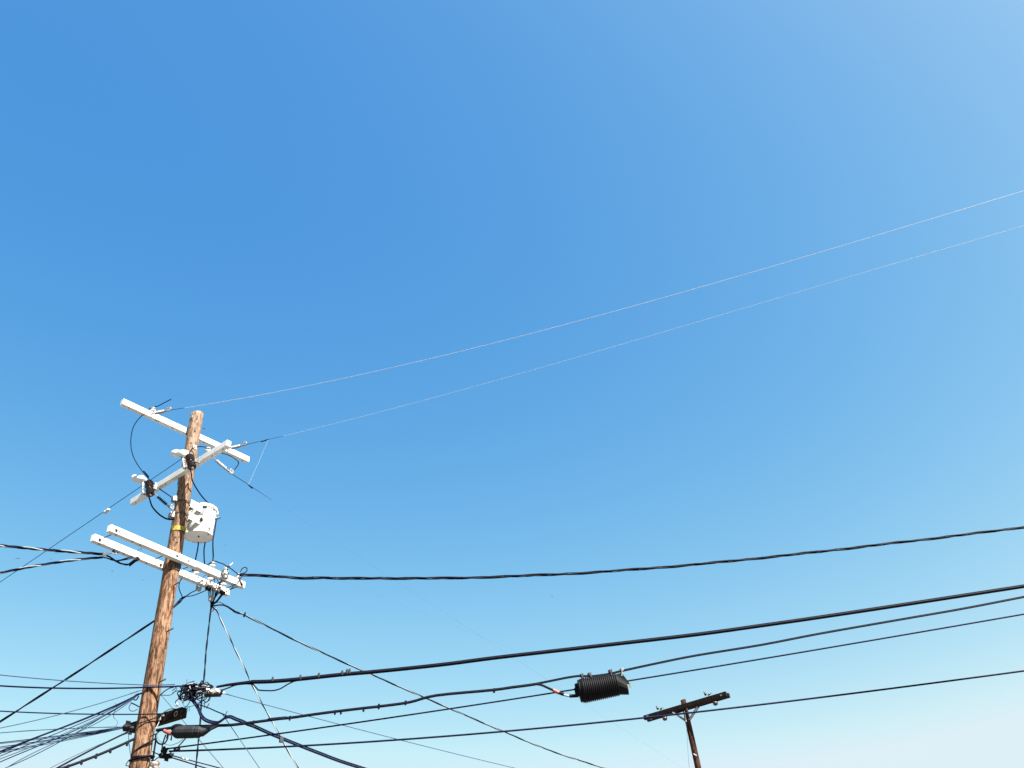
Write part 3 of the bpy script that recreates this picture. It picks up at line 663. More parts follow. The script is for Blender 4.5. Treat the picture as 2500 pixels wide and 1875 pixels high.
for i, px in enumerate(([(940, 720), (1000, 660), (1060, 640)], [(600, 585), (700, 530), (790, 480)], [(1030, 850), (1150, 790), (1270, 730)], [(1300, 870), (1400, 800), (1480, 770)], [(1240, 690), (1245, 760), (1245, 830)], [(1300, 740), (1330, 800), (1400, 900)])):
    wire('short dark link wire between the lower arms, %s from the pole' % ('third', 'first', 'second', 'fifth', 'fourth', 'sixth')[i], smooth([A4.at(Z('d6', *px[0]), -.01), A4.at(Z('d6', *px[1]), -.1), A4.at(Z('d6', *px[2]), -.18)]), .007 if i else .004, 'black', 'link_wire', 'wire')
GP = A4.at(Z('d6', 1180, 1385), -.02)
fan = thing('wire_fan', 'bunch of dark wires gathering to a point under the rear lower arm', 'wire bunch', GP)
for px, d0, r in (((1085, 1010), -.05, .008), ((1120, 1000), -.06, .009), ((1150, 960), -.06, .009), ((1190, 960), -.07, .010), ((1225, 1000), -.07, .009), ((1262, 960), -.07, .008),
                  ((1330, 1040), -.06, .010), ((1360, 1060), -.06, .009), ((1425, 1110), -.05, .017), ((1440, 1130), -.05, .010), ((1380, 810), -.25, .006), ((1420, 760), -.28, .006)):
    s0 = A4.at(Z('d6', *px), d0); m0 = s0.lerp(GP, .5)+A4.u*rnd.uniform(-.03, .03)+Vector((0, 0, rnd.uniform(-.03, .02)))
    MB().tube(smooth([s0, m0, GP+Vector((rnd.uniform(-.015, .015), rnd.uniform(-.015, .015), 0))]), r, 6).build('strand', 'black', fan)
for px, sz in (((1130, 1220), .035), ((1190, 1230), .03), ((1200, 1170), .028)):
    c = A4.at(Z('d6', *px), -.06); MB().lathe(c, Vector((.1, 0, 1)), [(-sz*1.4, sz*.4), (-sz, sz*.75), (sz*.8, sz*.8), (sz*1.5, sz*.3)], 10).build('crimp', 'polymer', fan)
MB().lathe(GP-Vector((0, 0, .04)), (0, 0, 1), [(0, .02), (.02, .03), (.05, .03), (.07, .018)], 10).build('tie', 'black', fan)
# bail and wedge for the two drops
wire('pale wedge under the wire bunch holding the nearer drop', smooth(a4(-.02, 'd6', (1165, 1540), (1215, 1500), (1270, 1470), (1275, 1430))), .012, 'bare', 'drop_wedge', 'clamp')
# drops
AZT = 38
tpx = Z('d6', (1240, 1400), (1340, 1380), (1480, 1388), (1620, 1455))+Z('e2', (340, 580), (430, 630), (530, 668), (660, 735), (850, 830), (1060, 935), (1300, 1050), (1540, 1160), (1790, 1275), (2040, 1385))+[(1040, 1705), (1250, 1795), (1355, 1837), (1470, 1874)]
trip = smooth([GP]+[on_vert(p, GP, AZT) for p in tpx], 4); d = (trip[-1]-trip[-3]).normalized(); trip.append(trip[-1]+d*9)
twisted('twisted black service drop slanting from the wire bunch down to the lower right', trip, [(.0095, 'black'), (.0045, 'bare'), (.0085, 'black')], .0095, 1.3, 'service_drop')
wire('loose strand sagging beside the slanting service drop near the pole', smooth([on_vert(p, GP, AZT) for p in Z('d6', (1210, 1370), (1350, 1305), (1520, 1390), (1650, 1490), (1750, 1570), (1900, 1605))+[Z('e2', 530, 668)]]), .006, 'black', 'loose_strand')
c = on_vert(Z('e2', 530, 668), GP, AZT); tag(MB().lathe(c-Vector((0, 0, .05)), (.2, 0, 1), [(0, .006), (.02, .02), (.07, .02), (.10, .006)], 8).build('drop_clamp', 'black'), 'small dark clamp on the slanting service drop', 'clamp')
t2px = Z('d6', (1210, 1450), (1280, 1500), (1340, 1609))+Z('e2', (215, 740), (270, 850), (340, 990), (400, 1120), (460, 1240), (540, 1400), (625, 1590))+Z('e3', (140, 500), (210, 640), (350, 880), (480, 1130), (560, 1270), (620, 1380), (705, 1521))
trip2 = smooth([GP]+[on_vert(p, GP, 60) for p in t2px], 4); d = (trip2[-1]-trip2[-3]).normalized(); trip2.append(trip2[-1]+d*5)
twisted('pale twisted service drop falling steeply right of the pole', trip2, [(.0075, 'bare'), (.0085, 'black')], .0065, .62, 'service_drop')
vpx = Z('d6', (1165, 1430), (1150, 1520), (1138, 1609))+Z('b', (1385, 1330), (1350, 1640))+Z('c', (1340, 400), (1325, 620), (1310, 770), (1293, 930), (1275, 1200), (1255, 1400), (1230, 1659))
gpd = (GP-POLE).dot(VDIR); vd = smooth([GP]+[P(p, gpd) for p in vpx], 4); vd.append(vd[-1]+(vd[-1]-vd[-4]).normalized()*3.0)
twisted('dark service drop hanging almost straight down right of the pole', vd, [(.0095, 'navy'), (.0095, 'black')], .007, .5, 'service_drop')
# cable that leaves behind the pole to the left
sp = [A4.at(Z('d6', 1075, 1000), -.06)]+PL('d6', .55, (870, 1090))+PL('d6', .5, (700, 1150))+PL('d6', .45, (560, 1168))
wire('dark branch from the rear arm connector to the taped splice beside the pole', smooth(sp), .008, 'navy', 'branch_wire')
wire('dark branch from the hanging spool to the taped splice beside the pole', smooth([A4.under(Z('d6', 815, 970))-Vector((0, 0, .03))]+PL('d6', .5, (680, 1070))+PL('d6', .45, (540, 1165), (450, 1215))), .009, 'navy', 'branch_wire')
wire('dark branch curving up from the taped splice behind the rear arm', smooth(PL('d6', .4, (455, 1200), (430, 1120), (380, 1000), (372, 900), (392, 800), (435, 735))), .009, 'navy', 'branch_wire')
spl = smooth(PL('d6', .42, (540, 1165), (440, 1225))+PL('d6', .36, (400, 1275), (330, 1345))+PL('d6', .3, (255, 1420)))
wire('thick black taped splice slanting off the right side of the pole', spl, [.010+.016*math.sin(math.pi*min(1, (i+.5)/len(spl)))**.6 for i in range(len(spl))], 'black', 'taped_splice', 'splice', None, 8)
l0 = P(Z('b', 800, 1385), .2)
twisted('heavy twisted cable slanting from behind the pole down to the left edge', [P(Z('d6', 255, 1420), .3)]+span(l0, 283, [(300, 1570), (225, 1617), (150, 1664), (75, 1713), (0, 1763)], 2, 10), [(.0125, 'black'), (.010, 'black')], .0085, 1.3, 'service_cable')
# secondary cable to the right
se0 = A3.at(Z('d6', 1870, 645), -.03)
secp = [on_vert(p, se0, 85) for p in Z('e2', (560, 135), (720, 142), (1000, 152), (1250, 170), (1500, 172), (1650, 172), (1900, 182), (2200, 176))+[(1020, 1412), (1130, 1411), (1345, 1403), (1500, 1394), (1700, 1378), (1860, 1362), (2000, 1347), (2190, 1325), (2350, 1306), (2500, 1287)]]
secp = smooth([se0]+secp, 4); secp.append(secp[-1]+(secp[-1]-secp[-4]).normalized()*12)
sec = twisted('rough dark aerial cable running right from the lower arms across the sky', secp, [(.0165, 'black'), (.011, 'black'), (.008, 'black')], .0175, 1.7, 'aerial_cable', 'cable')
for i in range(26):                                  # lashing clips
    k = 6+int(i*(len(secp)-14)/26); p = secp[k]; a_ = rnd.uniform(0, 6.28)
    MB().cyl(p+Vector((0, 0, -.02)), p+Vector((.02*math.cos(a_), .01, .038)), .005, n=5).build('lashing_clip', 'black', sec)

# ------------------------------------------------------------------ communication level
T0 = P(Z('c', 750, 785), -(pole_r(6.4)+.03))
TRP = lambda k, *xy: [on_vert(q, T0, 88) for q in Z(k, *xy)]
def longwire(lab, P0, az, pxs, r, m='navy', deg=2, ext=10, name='cable', cat='cable', group=None, lead_=None):
    pts = span(P0, az, pxs, deg, ext, 36)
    if lead_: pts = list(lead_)+pts
    return wire(lab, pts, r, m, name, cat, group)
# trunk: strand with two cables lashed under it
tpts = TRP('e6', (1090, 575), (1400, 520), (1650, 490), (1950, 455))+[on_vert(p, T0, 88) for p in Z('e3', (80, 358), (360, 350), (740, 318), (1300, 258), (1650, 228), (2212, 172))+[(1100, 1620), (1215, 1605), (1450, 1578), (1700, 1549), (1860, 1527), (2000, 1507), (2200, 1477), (2350, 1454), (2500, 1431)]]
tp = smooth(tpts, 4); tp.append(tp[-1]+(tp[-1]-tp[-4]).normalized()*12)
tk = thing('lashed_cable', 'thickest black lashed cable rising right from the wire tangle', 'cable', tp[0])
grow = [min(1.0, .45+i/26) for i in range(len(tp))]
MB().tube([p+Vector((0, 0, .022*g_)) for p, g_ in zip(tp, grow)], .008, 6).build('strand', 'navy', tk)
MB().tube([p+VDIR*-.012+Vector((0, 0, -.004)) for p in tp], [.018*g_ for g_ in grow], 8).build('jacket', 'black', tk)
MB().tube([p+VDIR*.016+Vector((0, 0, -.012*g_)) for p, g_ in zip(tp, grow)], [.015*g_ for g_ in grow], 8).build('jacket', 'black', tk)
for px in Z('e3', (360, 345), (735, 318), (985, 290), (1300, 258), (1365, 240), (1400, 236)):
    c = on_vert(px, T0, 88); MB().box(c+Vector((0, 0, .02)), hz(88)*.012, VDIR*.03, Vector((0, 0, .034))).build('hanger_clip', 'dark_steel', tk)
wire('dark side loop drooping under the thickest lashed cable', smooth(TRP('e6', (1130, 660), (1240, 645), (1400, 590), (1560, 530), (1780, 500), (1950, 505))+TRP('e3', (100, 395), (140, 435), (175, 468), (280, 476), (380, 474), (470, 448), (560, 395), (640, 355), (720, 335))), .010, 'black', 'cable_loop', 'cable')
# terminal on the strand with its tangle
c0, c1 = TRP('e6', (800, 730), (1200, 715)); ax = (c1-c0); L_ = ax.length; axn_ = ax.normalized(); sd = axn_.cross(Vector((0, 0, 1))).normalized()
tm = thing('cable_terminal', 'weathered tan and white cable terminal right of the wire tangle', 'terminal box', c0)
MB().box((c0+c1)/2, ax*.5, sd*.05, Vector((0, 0, .030))).build('housing', 'box', tm, .012)
MB().box((c0+c1)/2+Vector((0, 0, -.040)), ax*.47, sd*.045, Vector((0, 0, .009))).build('lid', 'plastic', tm, .004)
MB().lathe(c1, axn_, [(0, .032), (.02, .03), (.05, .012)], 12).build('end_cap', 'plastic', tm)
MB().lathe(TRP('e6', (1205, 725))[0], axn_, [(0, .012), (.01, .022), (.04, .02), (.06, .006)], 8).build('drop_clip', 'guard', tm)
for px in ((880, 665), (950, 700), (1090, 670), (1130, 700)):
    c = TRP('e6', px)[0]-VDIR*.05; MB().box(c, axn_*.024, sd*.012, Vector((0, 0, .014))).build('port', 'guard', tm, .004)
tg = thing('wire_tangle', 'tangle of loose black and white drop wires right of the pole', 'wire tangle', TRP('e6', (640, 650))[0])
for i in range(46):
    n_ = rnd.randint(5, 8); cx, cy = rnd.uniform(330, 820), rnd.uniform(570, 790); pts = []
    a0 = rnd.uniform(0, 6.28); rx, ry = rnd.uniform(90, 250), rnd.uniform(45, 150); da = rnd.uniform(.6, 1.1)*rnd.choice((-1, 1))
    for k in range(n_):
        a_ = a0+da*k; s_ = rnd.uniform(.7, 1.15)
        pts.append(TRP('e6', (cx+math.cos(a_)*rx*s_, cy+math.sin(a_)*ry*s_-math.cos(a_)*rx*.18))[0]+VDIR*rnd.uniform(-.08, .08))
    MB().tube(smooth(pts, 5), rnd.choice((.0055, .007, .009, .011)), 5).build('strand', ('black', 'black', 'black', 'bare', 'black', 'navy', 'black', 'black')[i % 8], tg)
for px, r, m in (([(1000, 570), (1000, 660), (975, 740), (935, 850), (915, 915), (860, 950), (800, 990), (790, 1040), (795, 1110)], .006, 'black'),
                 ([(470, 790), (500, 845), (570, 872), (640, 842), (672, 760)], .006, 'black'), ([(180, 580), (225, 660), (240, 760), (260, 880), (300, 890), (330, 840)], .007, 'navy'),
                 ([(400, 700), (300, 740), (230, 790), (130, 910), (85, 945), (100, 1005), (130, 1070)], .007, 'black'), ([(260, 970), (280, 1040), (330, 1080), (430, 1075), (560, 1035), (700, 935), (760, 880)], .005, 'thin'),
                 ([(360, 900), (430, 930), (400, 1010), (340, 1080), (280, 1115)], .006, 'black'), ([(860, 760), (800, 860), (720, 960), (640, 1010)], .006, 'black'), ([(740, 780), (735, 860), (700, 950), (660, 1000)], .007, 'black'),
                 ([(900, 770), (930, 870), (880, 940), (760, 1000)], .005, 'black'), ([(800, 400), (830, 460), (860, 530)], .004, 'thin'), ([(365, 410), (355, 450), (365, 510)], .0035, 'navy'),
                 ([(960, 560), (700, 530), (450, 550), (300, 560)], .012, 'black'), ([(880, 560), (760, 640), (600, 700), (450, 760)], .012, 'black'), ([(1010, 590), (850, 620), (640, 650), (430, 700), (390, 780)], .013, 'black'),
                 ([(820, 540), (900, 590), (700, 610), (560, 580)], .010, 'bare'), ([(980, 620), (960, 720), (1000, 700), (1010, 620)], .006, 'bare'), ([(0, 690), (60, 640), (110, 580)], .006, 'black'), ([(0, 755), (90, 700), (220, 680), (420, 590)], .006, 'navy')):
    MB().tube(smooth([q-VDIR*.04 for q in TRP('e6', *px)], 5), r, 6).build('strand', m, tg)
for px in ((380, 1115), (425, 1115)):
    c = TRP('e6', px)[0]; MB().box(c, hz(88)*.008, VDIR*.002, Vector((0, 0, .03))).build('colour_tag', 'teal', tg)
for px in ((275, 920), (110, 1005)):
    c = TRP('e6', px)[0]; MB().lathe(c, (.2, .1, 1), [(-.03, .006), (-.02, .018), (.02, .018), (.03, .006)], 8).build('plug', 'guard', tg)
# wires crossing the pole's face into the tangle
lw = [T0+VDIR*0]+TRP('c', (900, 782), (1000, 778))+TRP('e6', (160, 555), (430, 565), (560, 590))
wire('dark cable crossing the face of the pole into the wire tangle, upper left one', span(T0, 258, [(250, 1681), (130, 1679.5), (0, 1674.5)], 2, 10)[::-1]+lw[1:], .012, 'navy', 'cable', 'cable')
wire('thin blue wire meeting the pole just above the crossing cable', span(T0+Vector((0, 0, .03)), 258, [(250, 1668.5), (130, 1659), (0, 1648)], 2, 10)[::-1]+[q+Vector((0, 0, .03)) for q in lw[1:3]], .007, 'thin', 'cable', 'cable')
for px, lab in (([(840, 880), (880, 840), (940, 800), (990, 788)], 'short dark jumper from the pole edge up to the crossing cable, thicker one'),
                ([(860, 872), (950, 872), (1000, 838), (1030, 790)], 'short dark jumper from the pole edge up to the crossing cable, thinner one')):
    wire(lab, smooth([P(Z('c', *px[0]), 0)]+TRP('c', *px[1:])), .009 if 'thicker' in lab else .005, 'black', 'jumper_wire')
c3 = P(Z('c', 690, 1078), -(pole_r(5.9)+.02)); lw3 = [on_vert(q, c3, 88) for q in Z('c', (800, 1075), (890, 1072))]
wire('dark cable crossing the face of the pole above the dark timber arm', span(c3, 258, [(250, 1743.5), (130, 1742), (0, 1736)], 2, 10)[::-1]+lw3, .009, 'navy', 'cable', 'cable')
wire('short dark wire slanting across the pole face to the timber arm', smooth([P(Z('c', 470, 1225), -.05), P(Z('c', 585, 1185), -.13), P(Z('c', 700, 1150), -(pole_r(5.7)+.02)), P(Z('c', 800, 1115), -.12), P(Z('c', 880, 1090), .02)]), .008, 'black', 'jumper_wire')
# pole-side black splice case on its strand
S0 = P(Z('c', 790, 1250), -.12); KP = lambda k, *xy: [on_vert(q, S0, 90) for q in Z(k, *xy)]
sc0, sc1 = KP('c', (975, 1275), (1300, 1268)); ax = sc1-sc0; L_ = ax.length; a_ = ax.normalized()
cs = thing('splice_case', 'dark grey torpedo splice case hung beside the pole', 'splice case', sc0)
r_ = .088
MB().lathe(sc0, a_, [(0, .03), (.025, r_*.62), (.06, r_*.92), (.09, r_), (L_*.74, r_), (L_*.78, r_*.93), (L_*.82, r_), (L_*.93, r_*.95), (L_, r_*.62)], 12, True, False).build('body', 'case', cs, .004)
tl = KP('c', (1297, 1266), (1330, 1258), (1390, 1232), (1470, 1206)); MB().tube(tl, [.075, .055, .03, .015], 10).build('tail', 'case', cs)
v = KP('c', (1310, 1220), (1460, 1212), (1330, 1275)); MB().add([q-VDIR*.03 for q in v]+[q+VDIR*.03 for q in v], [(0, 2, 1), (3, 4, 5), (0, 1, 4, 3), (1, 2, 5, 4), (2, 0, 3, 5)]).build('wrap', 'bag', cs)
hump = KP('c', (960, 1240), (1000, 1210), (1050, 1205), (1095, 1222)); MB().tube(smooth(hump), .03, 8).build('hump', 'plastic', cs)
for i in range(9):
    c = KP('c', (965+i*15, 1225-abs(4-i)*-3-10))[0]-VDIR*.02; MB().box(c, a_*.006, VDIR*.02, Vector((0, 0, .016))).build('rib', 'plastic', cs)
MB().cyl(*KP('c', (885, 1255), (960, 1288)), .026, .032, 10).build('marker_sleeve', 'orange', cs)
for px in ((920, 1320), (965, 1340)):
    c = KP('c', px)[0]; MB().lathe(c, (0, 0, 1), [(-.03, .006), (-.02, .012), (.06, .006)], 6).build('tag', 'plastic', cs)
for px, r, lab in (([(880, 1253), (840, 1258), (800, 1300), (800, 1350), (825, 1390), (865, 1402), (900, 1385), (925, 1340), (930, 1300)], .012, 'thick dark cable ring beside the splice case and pole'),
                   ([(905, 1300), (885, 1360), (870, 1410), (865, 1462)], .011, 'short dark tail under the cable ring'),
                   ([(810, 1310), (840, 1365), (900, 1400), (960, 1412), (1040, 1385), (1095, 1345)], .004, 'thin teal wire loop under the splice case'),
                   ([(1120, 1340), (1075, 1390), (1030, 1440)], .009, 'short dark tie from the splice case to the lower clamps')):
    wire(lab, smooth(KP('c', *px)), r, 'thin' if 'teal' in lab else 'black', 'cable_loop', 'cable')
# lashed cable that carries both closures
cl = KP('c', (800, 1248), (880, 1235), (960, 1222), (1100, 1208), (1310, 1203), (1480, 1196), (1620, 1190), (1850, 1162), (2212, 1112))+[on_vert(p, S0, 90) for p in Z('e3', (300, 862), (600, 838), (900, 795), (1200, 755), (1590, 708), (1800, 685), (2212, 628))+[(1065, 1697), (1200, 1684)]]+KP('k', (0, 565), (160, 545), (320, 522))
clp = smooth(cl, 4)
st2 = KP('k', (320, 522), (450, 497), (620, 462), (760, 435), (910, 415), (1050, 420), (1200, 405), (1350, 380), (1480, 348))+[on_vert(p, S0, 90) for p in [(1600, 1620), (1700, 1600), (1860, 1574), (2000, 1547), (2200, 1512), (2350, 1486), (2500, 1457)]]
stp = smooth(st2, 4); stp.append(stp[-1]+(stp[-1]-stp[-4]).normalized()*11)
lc = thing('lashed_cable', 'black lashed cable that carries the ribbed closure and the splice case', 'cable', clp[0])
MB().tube([p+Vector((0, 0, .009)) for p in clp+stp[1:]], .007, 6).build('strand', 'navy', lc)
MB().tube([p-Vector((0, 0, .010))-VDIR*.006 for p in clp], [.010+.006*min(1, i/20) for i in range(len(clp))], 8).build('jacket', 'black', lc)
MB().tube([p-Vector((0, 0, .012))+VDIR*.012 for p in clp], .011, 6).build('jacket', 'black', lc)
MB().tube([p-Vector((0, 0, .007)) for p in stp], .0115, 8).build('jacket', 'black', lc)
for px in Z('e3', (105, 900), (595, 838), (1205, 760), (1285, 755), (1590, 720), (1795, 685))+[(925, 1722), (990, 1714), (1206, 1684)]:
    c = on_vert(px, S0, 90); MB().box(c-Vector((0, 0, .012)), hz(90)*.012, VDIR*.02, Vector((0, 0, .032))).build('hanger_clip', 'black', lc, .004)
# heavy pair that loops out of the tangle and runs away to the lower right
e6p = TRP('e6', (400, 790), (470, 890), (560, 1000), (640, 1130), (700, 1280), (790, 1390), (930, 1450), (1090, 1472), (1190, 1425), (1300, 1345), (1420, 1325))
far = [on_vert(p, e6p[-1], 40) for p in Z('e6', (1560, 1385), (1700, 1435), (1860, 1510))+Z('e3', (100, 965), (300, 1055), (480, 1130), (730, 1230), (1000, 1335), (1250, 1430), (1530, 1521))]
hp = smooth(e6p+far, 5); hp.append(hp[-1]+(hp[-1]-hp[-4]).normalized()*8)
hv = thing('looped_cable', 'pair of heavy cables looping from the tangle and away to the lower right', 'cable', hp[0])
MB().tube(hp, .015, 8).build('jacket', 'navy', hv); MB().tube([p+Vector((0, 0, .026))+hz(60)*.012 for p in hp], .011, 8).build('jacket', 'navy', hv)
c = on_vert(Z('e3', 480, 1140), e6p[-1], 40); MB().box(c, hz(40)*.03, hz(130)*.02, Vector((0, 0, .04))).build('clamp', 'dark_steel', hv, .006)
ms = TRP('e6', (630, 1005), (850, 1070), (1100, 1180), (1250, 1240), (1375, 1300))
wire('short dark strand with ties slanting above the looping cable pair', smooth(ms+[far[0]]), .009, 'navy', 'messenger_strand')
for i, px in enumerate(((850, 1060), (1300, 1250))):
    c = TRP('e6', px)[0]; wire(('inner', 'outer')[i]+' dark tie sticking up from the slanting strand', [c-Vector((0, 0, .03)), c+Vector((.03, 0, .045))], .006, 'black', 'strand_tie', 'tie')
# thin wires leaving to the lower right
thin0 = P((388, 1690), .1)
longwire('thin wire slanting behind the timber arm and splice case', thin0, 60, [(458, 1773), (485, 1803), (546, 1876)], .006, 'thin', 1, 3, 'thin_wire', 'wire')
longwire('thin wire slanting down from the end of the short strand', TRP('e6', (1230, 1235))[0], 60, [(559, 1766), (600, 1826), (634, 1876)], .006, 'thin', 1, 3, 'thin_wire', 'wire')
longwire('thin wire slanting from the cable terminal far to the lower right', TRP('e6', (1255, 730))[0], 36, [(640, 1718), (760, 1751), (900, 1787), (1080, 1832), (1255, 1875)], .0065, 'thin', 2, 6, 'thin_wire', 'wire')
# two single cables to the right with their grips
gA = P(Z('c', 905, 1453), -.05); gB = P(Z('c', 940, 1478), -.05)
longwire('upper single dark cable running right below the lashed cables', gA, 91, [(600, 1804), (700, 1789), (1000, 1745), (1250, 1706), (1405, 1683), (1530, 1663), (1900, 1602), (2200, 1552), (2500, 1499)], .0112, 'navy', 3, 10, 'single_cable')
longwire('lowest single dark cable running right past the brown pole crossarm', gB, 86, [(600, 1829), (800, 1818), (1000, 1804), (1250, 1782), (1575, 1753), (1750, 1733), (1900, 1716), (2030, 1699), (2250, 1671), (2500, 1638)], .0135, 'navy', 3, 10, 'single_cable')
def grip(a_, b_, r, lab, m='plastic'):
    a_, b_ = Vector(a_), Vector(b_); d = (b_-a_); L_ = d.length
    g_ = MB().lathe(a_, d, [(0, r*.3), (L_*.15, r), (L_*.6, r*.85), (L_, r*.35)], 8, True, False)
    up_ = Vector((0, 0, 1)); g_.box(a_+d*.35+up_*r, d*.18, VDIR*r*.6, up_*r*.5); g_.box(a_+d*.6-up_*r*.5, d.normalized()*.03, VDIR*r*.5, up_*r*.9)
    return tag(g_.build('cable_grip', m), lab, 'clamp')
grip(P(Z('c', 850, 1480), -.05), P(Z('c', 940, 1448), -.05), .035, 'jagged black grip of the upper single cable beside the pole')
grip(P(Z('c', 830, 1515), -.04), P(Z('c', 975, 1545), -.06), .045, 'jagged black grip of the two cables going down right')
grip(P(Z('c', 440, 1215), .1), P(Z('c', 585, 1240), .05), .06, 'black lumpy grip on the left end of the timber arm')
tag(MB().box(P(Z('c', 1025, 1460), -.06), hz(80)*.05, VDIR*.004, Vector((0, 0, .03))).build('grey_tag', 'bag'), 'small grey tag on the upper single cable near the pole', 'tag')
tag(MB().box(P(Z('c', 955, 1520), -.06), hz(80)*.05, VDIR*.004, Vector((0, 0, .024))).build('grey_tag', 'bag'), 'small grey tag above the cables going down right', 'tag')
wire('short dark strand from the pole to the jagged grips', smooth(PL('c', -.04, (760, 1480), (800, 1500), (850, 1512), (900, 1470), (935, 1452))), .008, 'black', 'tie_strand')
wire('short dark wire from the box up to the jagged grips', smooth(PL('c', -.05, (770, 1590), (810, 1555), (860, 1530), (950, 1500), (1010, 1450))), .007, 'black', 'tie_strand')
d1 = P(Z('c', 965, 1545), -.06); longwire('dark cable going down right from the grips, left one', d1, 55, [Z('c', 1150, 1600), Z('c', 1330, 1659)], .009, 'navy', 1, 5, 'drop_cable')
d2 = P(Z('c', 975, 1525), -.06); longwire('dark cable with a white sleeve going down right from the grips', d2, 55, [Z('c', 1140, 1565), Z('c', 1330, 1617), Z('c', 1480, 1659)], .008, 'navy', 1, 5, 'drop_cable')
wire('white sleeve on the right cable below the splice case', [on_vert(Z('c', 1060, 1547), d2, 55), on_vert(Z('c', 1145, 1569), d2, 55)], .016, 'guard', 'white_sleeve', 'sleeve')
# timber arm fittings
b = MB(); q = TA.at(Z('c', 1015, 1075), -.012); b.tube(smooth([q+TA.u*.03*math.cos(i*.7)+Vector((0, 0, .035*math.sin(i*.7))) for i in range(10)]), .007, 6); b.build('eye_ring', 'steel', ta)
for px in ((870, 1090), (840, 1130)): MB().box(TA.at(Z('c', *px), -.012), TA.u*.03, TA.n*.01, Vector((0, 0, .02))).build('cleat', 'steel', ta, .003)
wire('thin wire arching above the dark timber arm', smooth([TA.at(q, .05) for q in Z('c', (880, 1060), (930, 1030), (975, 1020), (1020, 1022))]), .006, 'navy', 'thin_wire')
wire('pale strand slanting under the dark timber arm to the pole edge', smooth([TA.at(Z('c', 850, 1110), -.03), P(Z('c', 830, 1170), -.05), P(Z('c', 800, 1230), -.1)]), .006, 'bare', 'tie_strand')
# weathered box at the frame's foot
c = P(Z('c', 775, 1680), -.12); t = thing('terminal_box', 'small weathered grey box on the right side of the pole at the bottom', 'terminal box', c-Vector((0, 0, .12)))
MB().box(c-Vector((0, 0, .05)), hz(64)*.072, VDIR*.05, Vector((0, 0, .16))).build('housing', 'box', t, .01)
MB().box(c-Vector((0, 0, .05))-VDIR*.055, hz(64)*.06, VDIR*.004, Vector((0, 0, .145))).build('cover', 'box', t, .003)

# ------------------------------------------------------------------ cables leaving to the left
F0 = P(Z('l', 1505, 860), -.06)
for px, r, m, lab in (([(1340, 940), (1270, 985), (870, 1140), (600, 1250), (350, 1350), (0, 1480)], .0125, 'navy', 'thickest cable of the left fan below the crossing cable'),
                   ([(1260, 985), (1050, 1060), (800, 1165), (450, 1315), (0, 1503)], .007, 'navy', 'cable of the left fan hugging the thickest one from below'),
                   ([(1250, 1000), (900, 1165), (600, 1290), (300, 1410), (0, 1532)], .006, 'navy', 'third cable down in the left fan at the frame edge'),
                   ([(1300, 985), (1000, 1150), (540, 1350), (270, 1460), (0, 1562)], .006, 'thin', 'fourth cable down in the left fan at the frame edge'),
                   ([(1350, 985), (1100, 1100), (650, 1320), (330, 1465), (0, 1592)], .007, 'navy', 'lowest cable of the left fan reaching the left frame edge'),
                   ([(1400, 965), (900, 1235), (560, 1405), (300, 1535), (62, 1659)], .006, 'thin', 'steeper cable of the left fan leaving through the bottom edge, upper'),
                   ([(1240, 1020), (800, 1300), (450, 1475), (58, 1662)], .0055, 'navy', 'steeper cable of the left fan leaving through the bottom edge, lower')):
    longwire(lab, F0, 246, Z('l', *px), r, m, 3, 8, 'fan_cable', 'cable', 'left fan of cables', [P(Z('l', 1575, 835), -.02)])
F1 = P(Z('l', 1535, 815), -.05)
longwire('thin wire rising to the pole above the left fan', F1, 246, Z('l', (1300, 890), (1100, 958), (660, 1075), (300, 1165), (0, 1228)), .0062, 'thin', 2, 8, 'thin_wire', 'wire', None, [P(Z('l', 1580, 803), -.02)])
B0 = P(Z('l', 1335, 1215), .12)
longwire('thin nearly level wire from the left end of the timber arm', B0, 256, Z('l', (1000, 1215), (500, 1252), (0, 1278)), .006, 'thin', 2, 8, 'thin_wire', 'wire')
for i, (ym, ye) in enumerate(((1305, 1385), (1318, 1395), (1335, 1432), (1345, 1446), (1362, 1484), (1378, 1496))):
    longwire('%s wire of the sagging bundle from the timber arm to the left' % ('uppermost', 'second', 'third', 'fourth', 'fifth', 'lowest')[i], B0-Vector((0, 0, .004*i)), 254, Z('l', (1100, 1255+4*i), (640, ym), (300, (ym+ye)/2+8), (0, ye)), .0058, ('navy', 'thin')[i % 2], 2, 8, 'bundle_wire', 'wire', 'sagging bundle of wires')
D0 = P(Z('l', 1400, 1262), .0)
longwire('dark drop cable from under the timber arm to the lower left', D0, 232, Z('l', (1330, 1285), (1000, 1460), (800, 1562), (615, 1660)), .0125, 'black', 2, 6, 'drop_cable')
longwire('thin wire just above the dark drop cable at lower left', D0+Vector((0, 0, -.02)), 232, Z('l', (1200, 1345), (900, 1490), (545, 1657)), .005, 'thin', 2, 6, 'thin_wire', 'wire')
D3 = P(Z('l', 1470, 1335), -.05)
k = longwire('heavy black cable with clips slanting down left at the frame foot', D3, 228, Z('l', (1380, 1382), (1200, 1465), (1040, 1522), (880, 1587), (680, 1662)), .019, 'black', 2, 6, 'heavy_cable')
for px in ((1375, 1395), (1195, 1472), (1040, 1532), (883, 1597), (735, 1650)):
    c = on_vert(Z('l', *px), D3, 228); MB().box(c, hz(228)*.014, hz(318)*.018, Vector((0, 0, .034))).build('hanger_clip', 'black', k, .004)
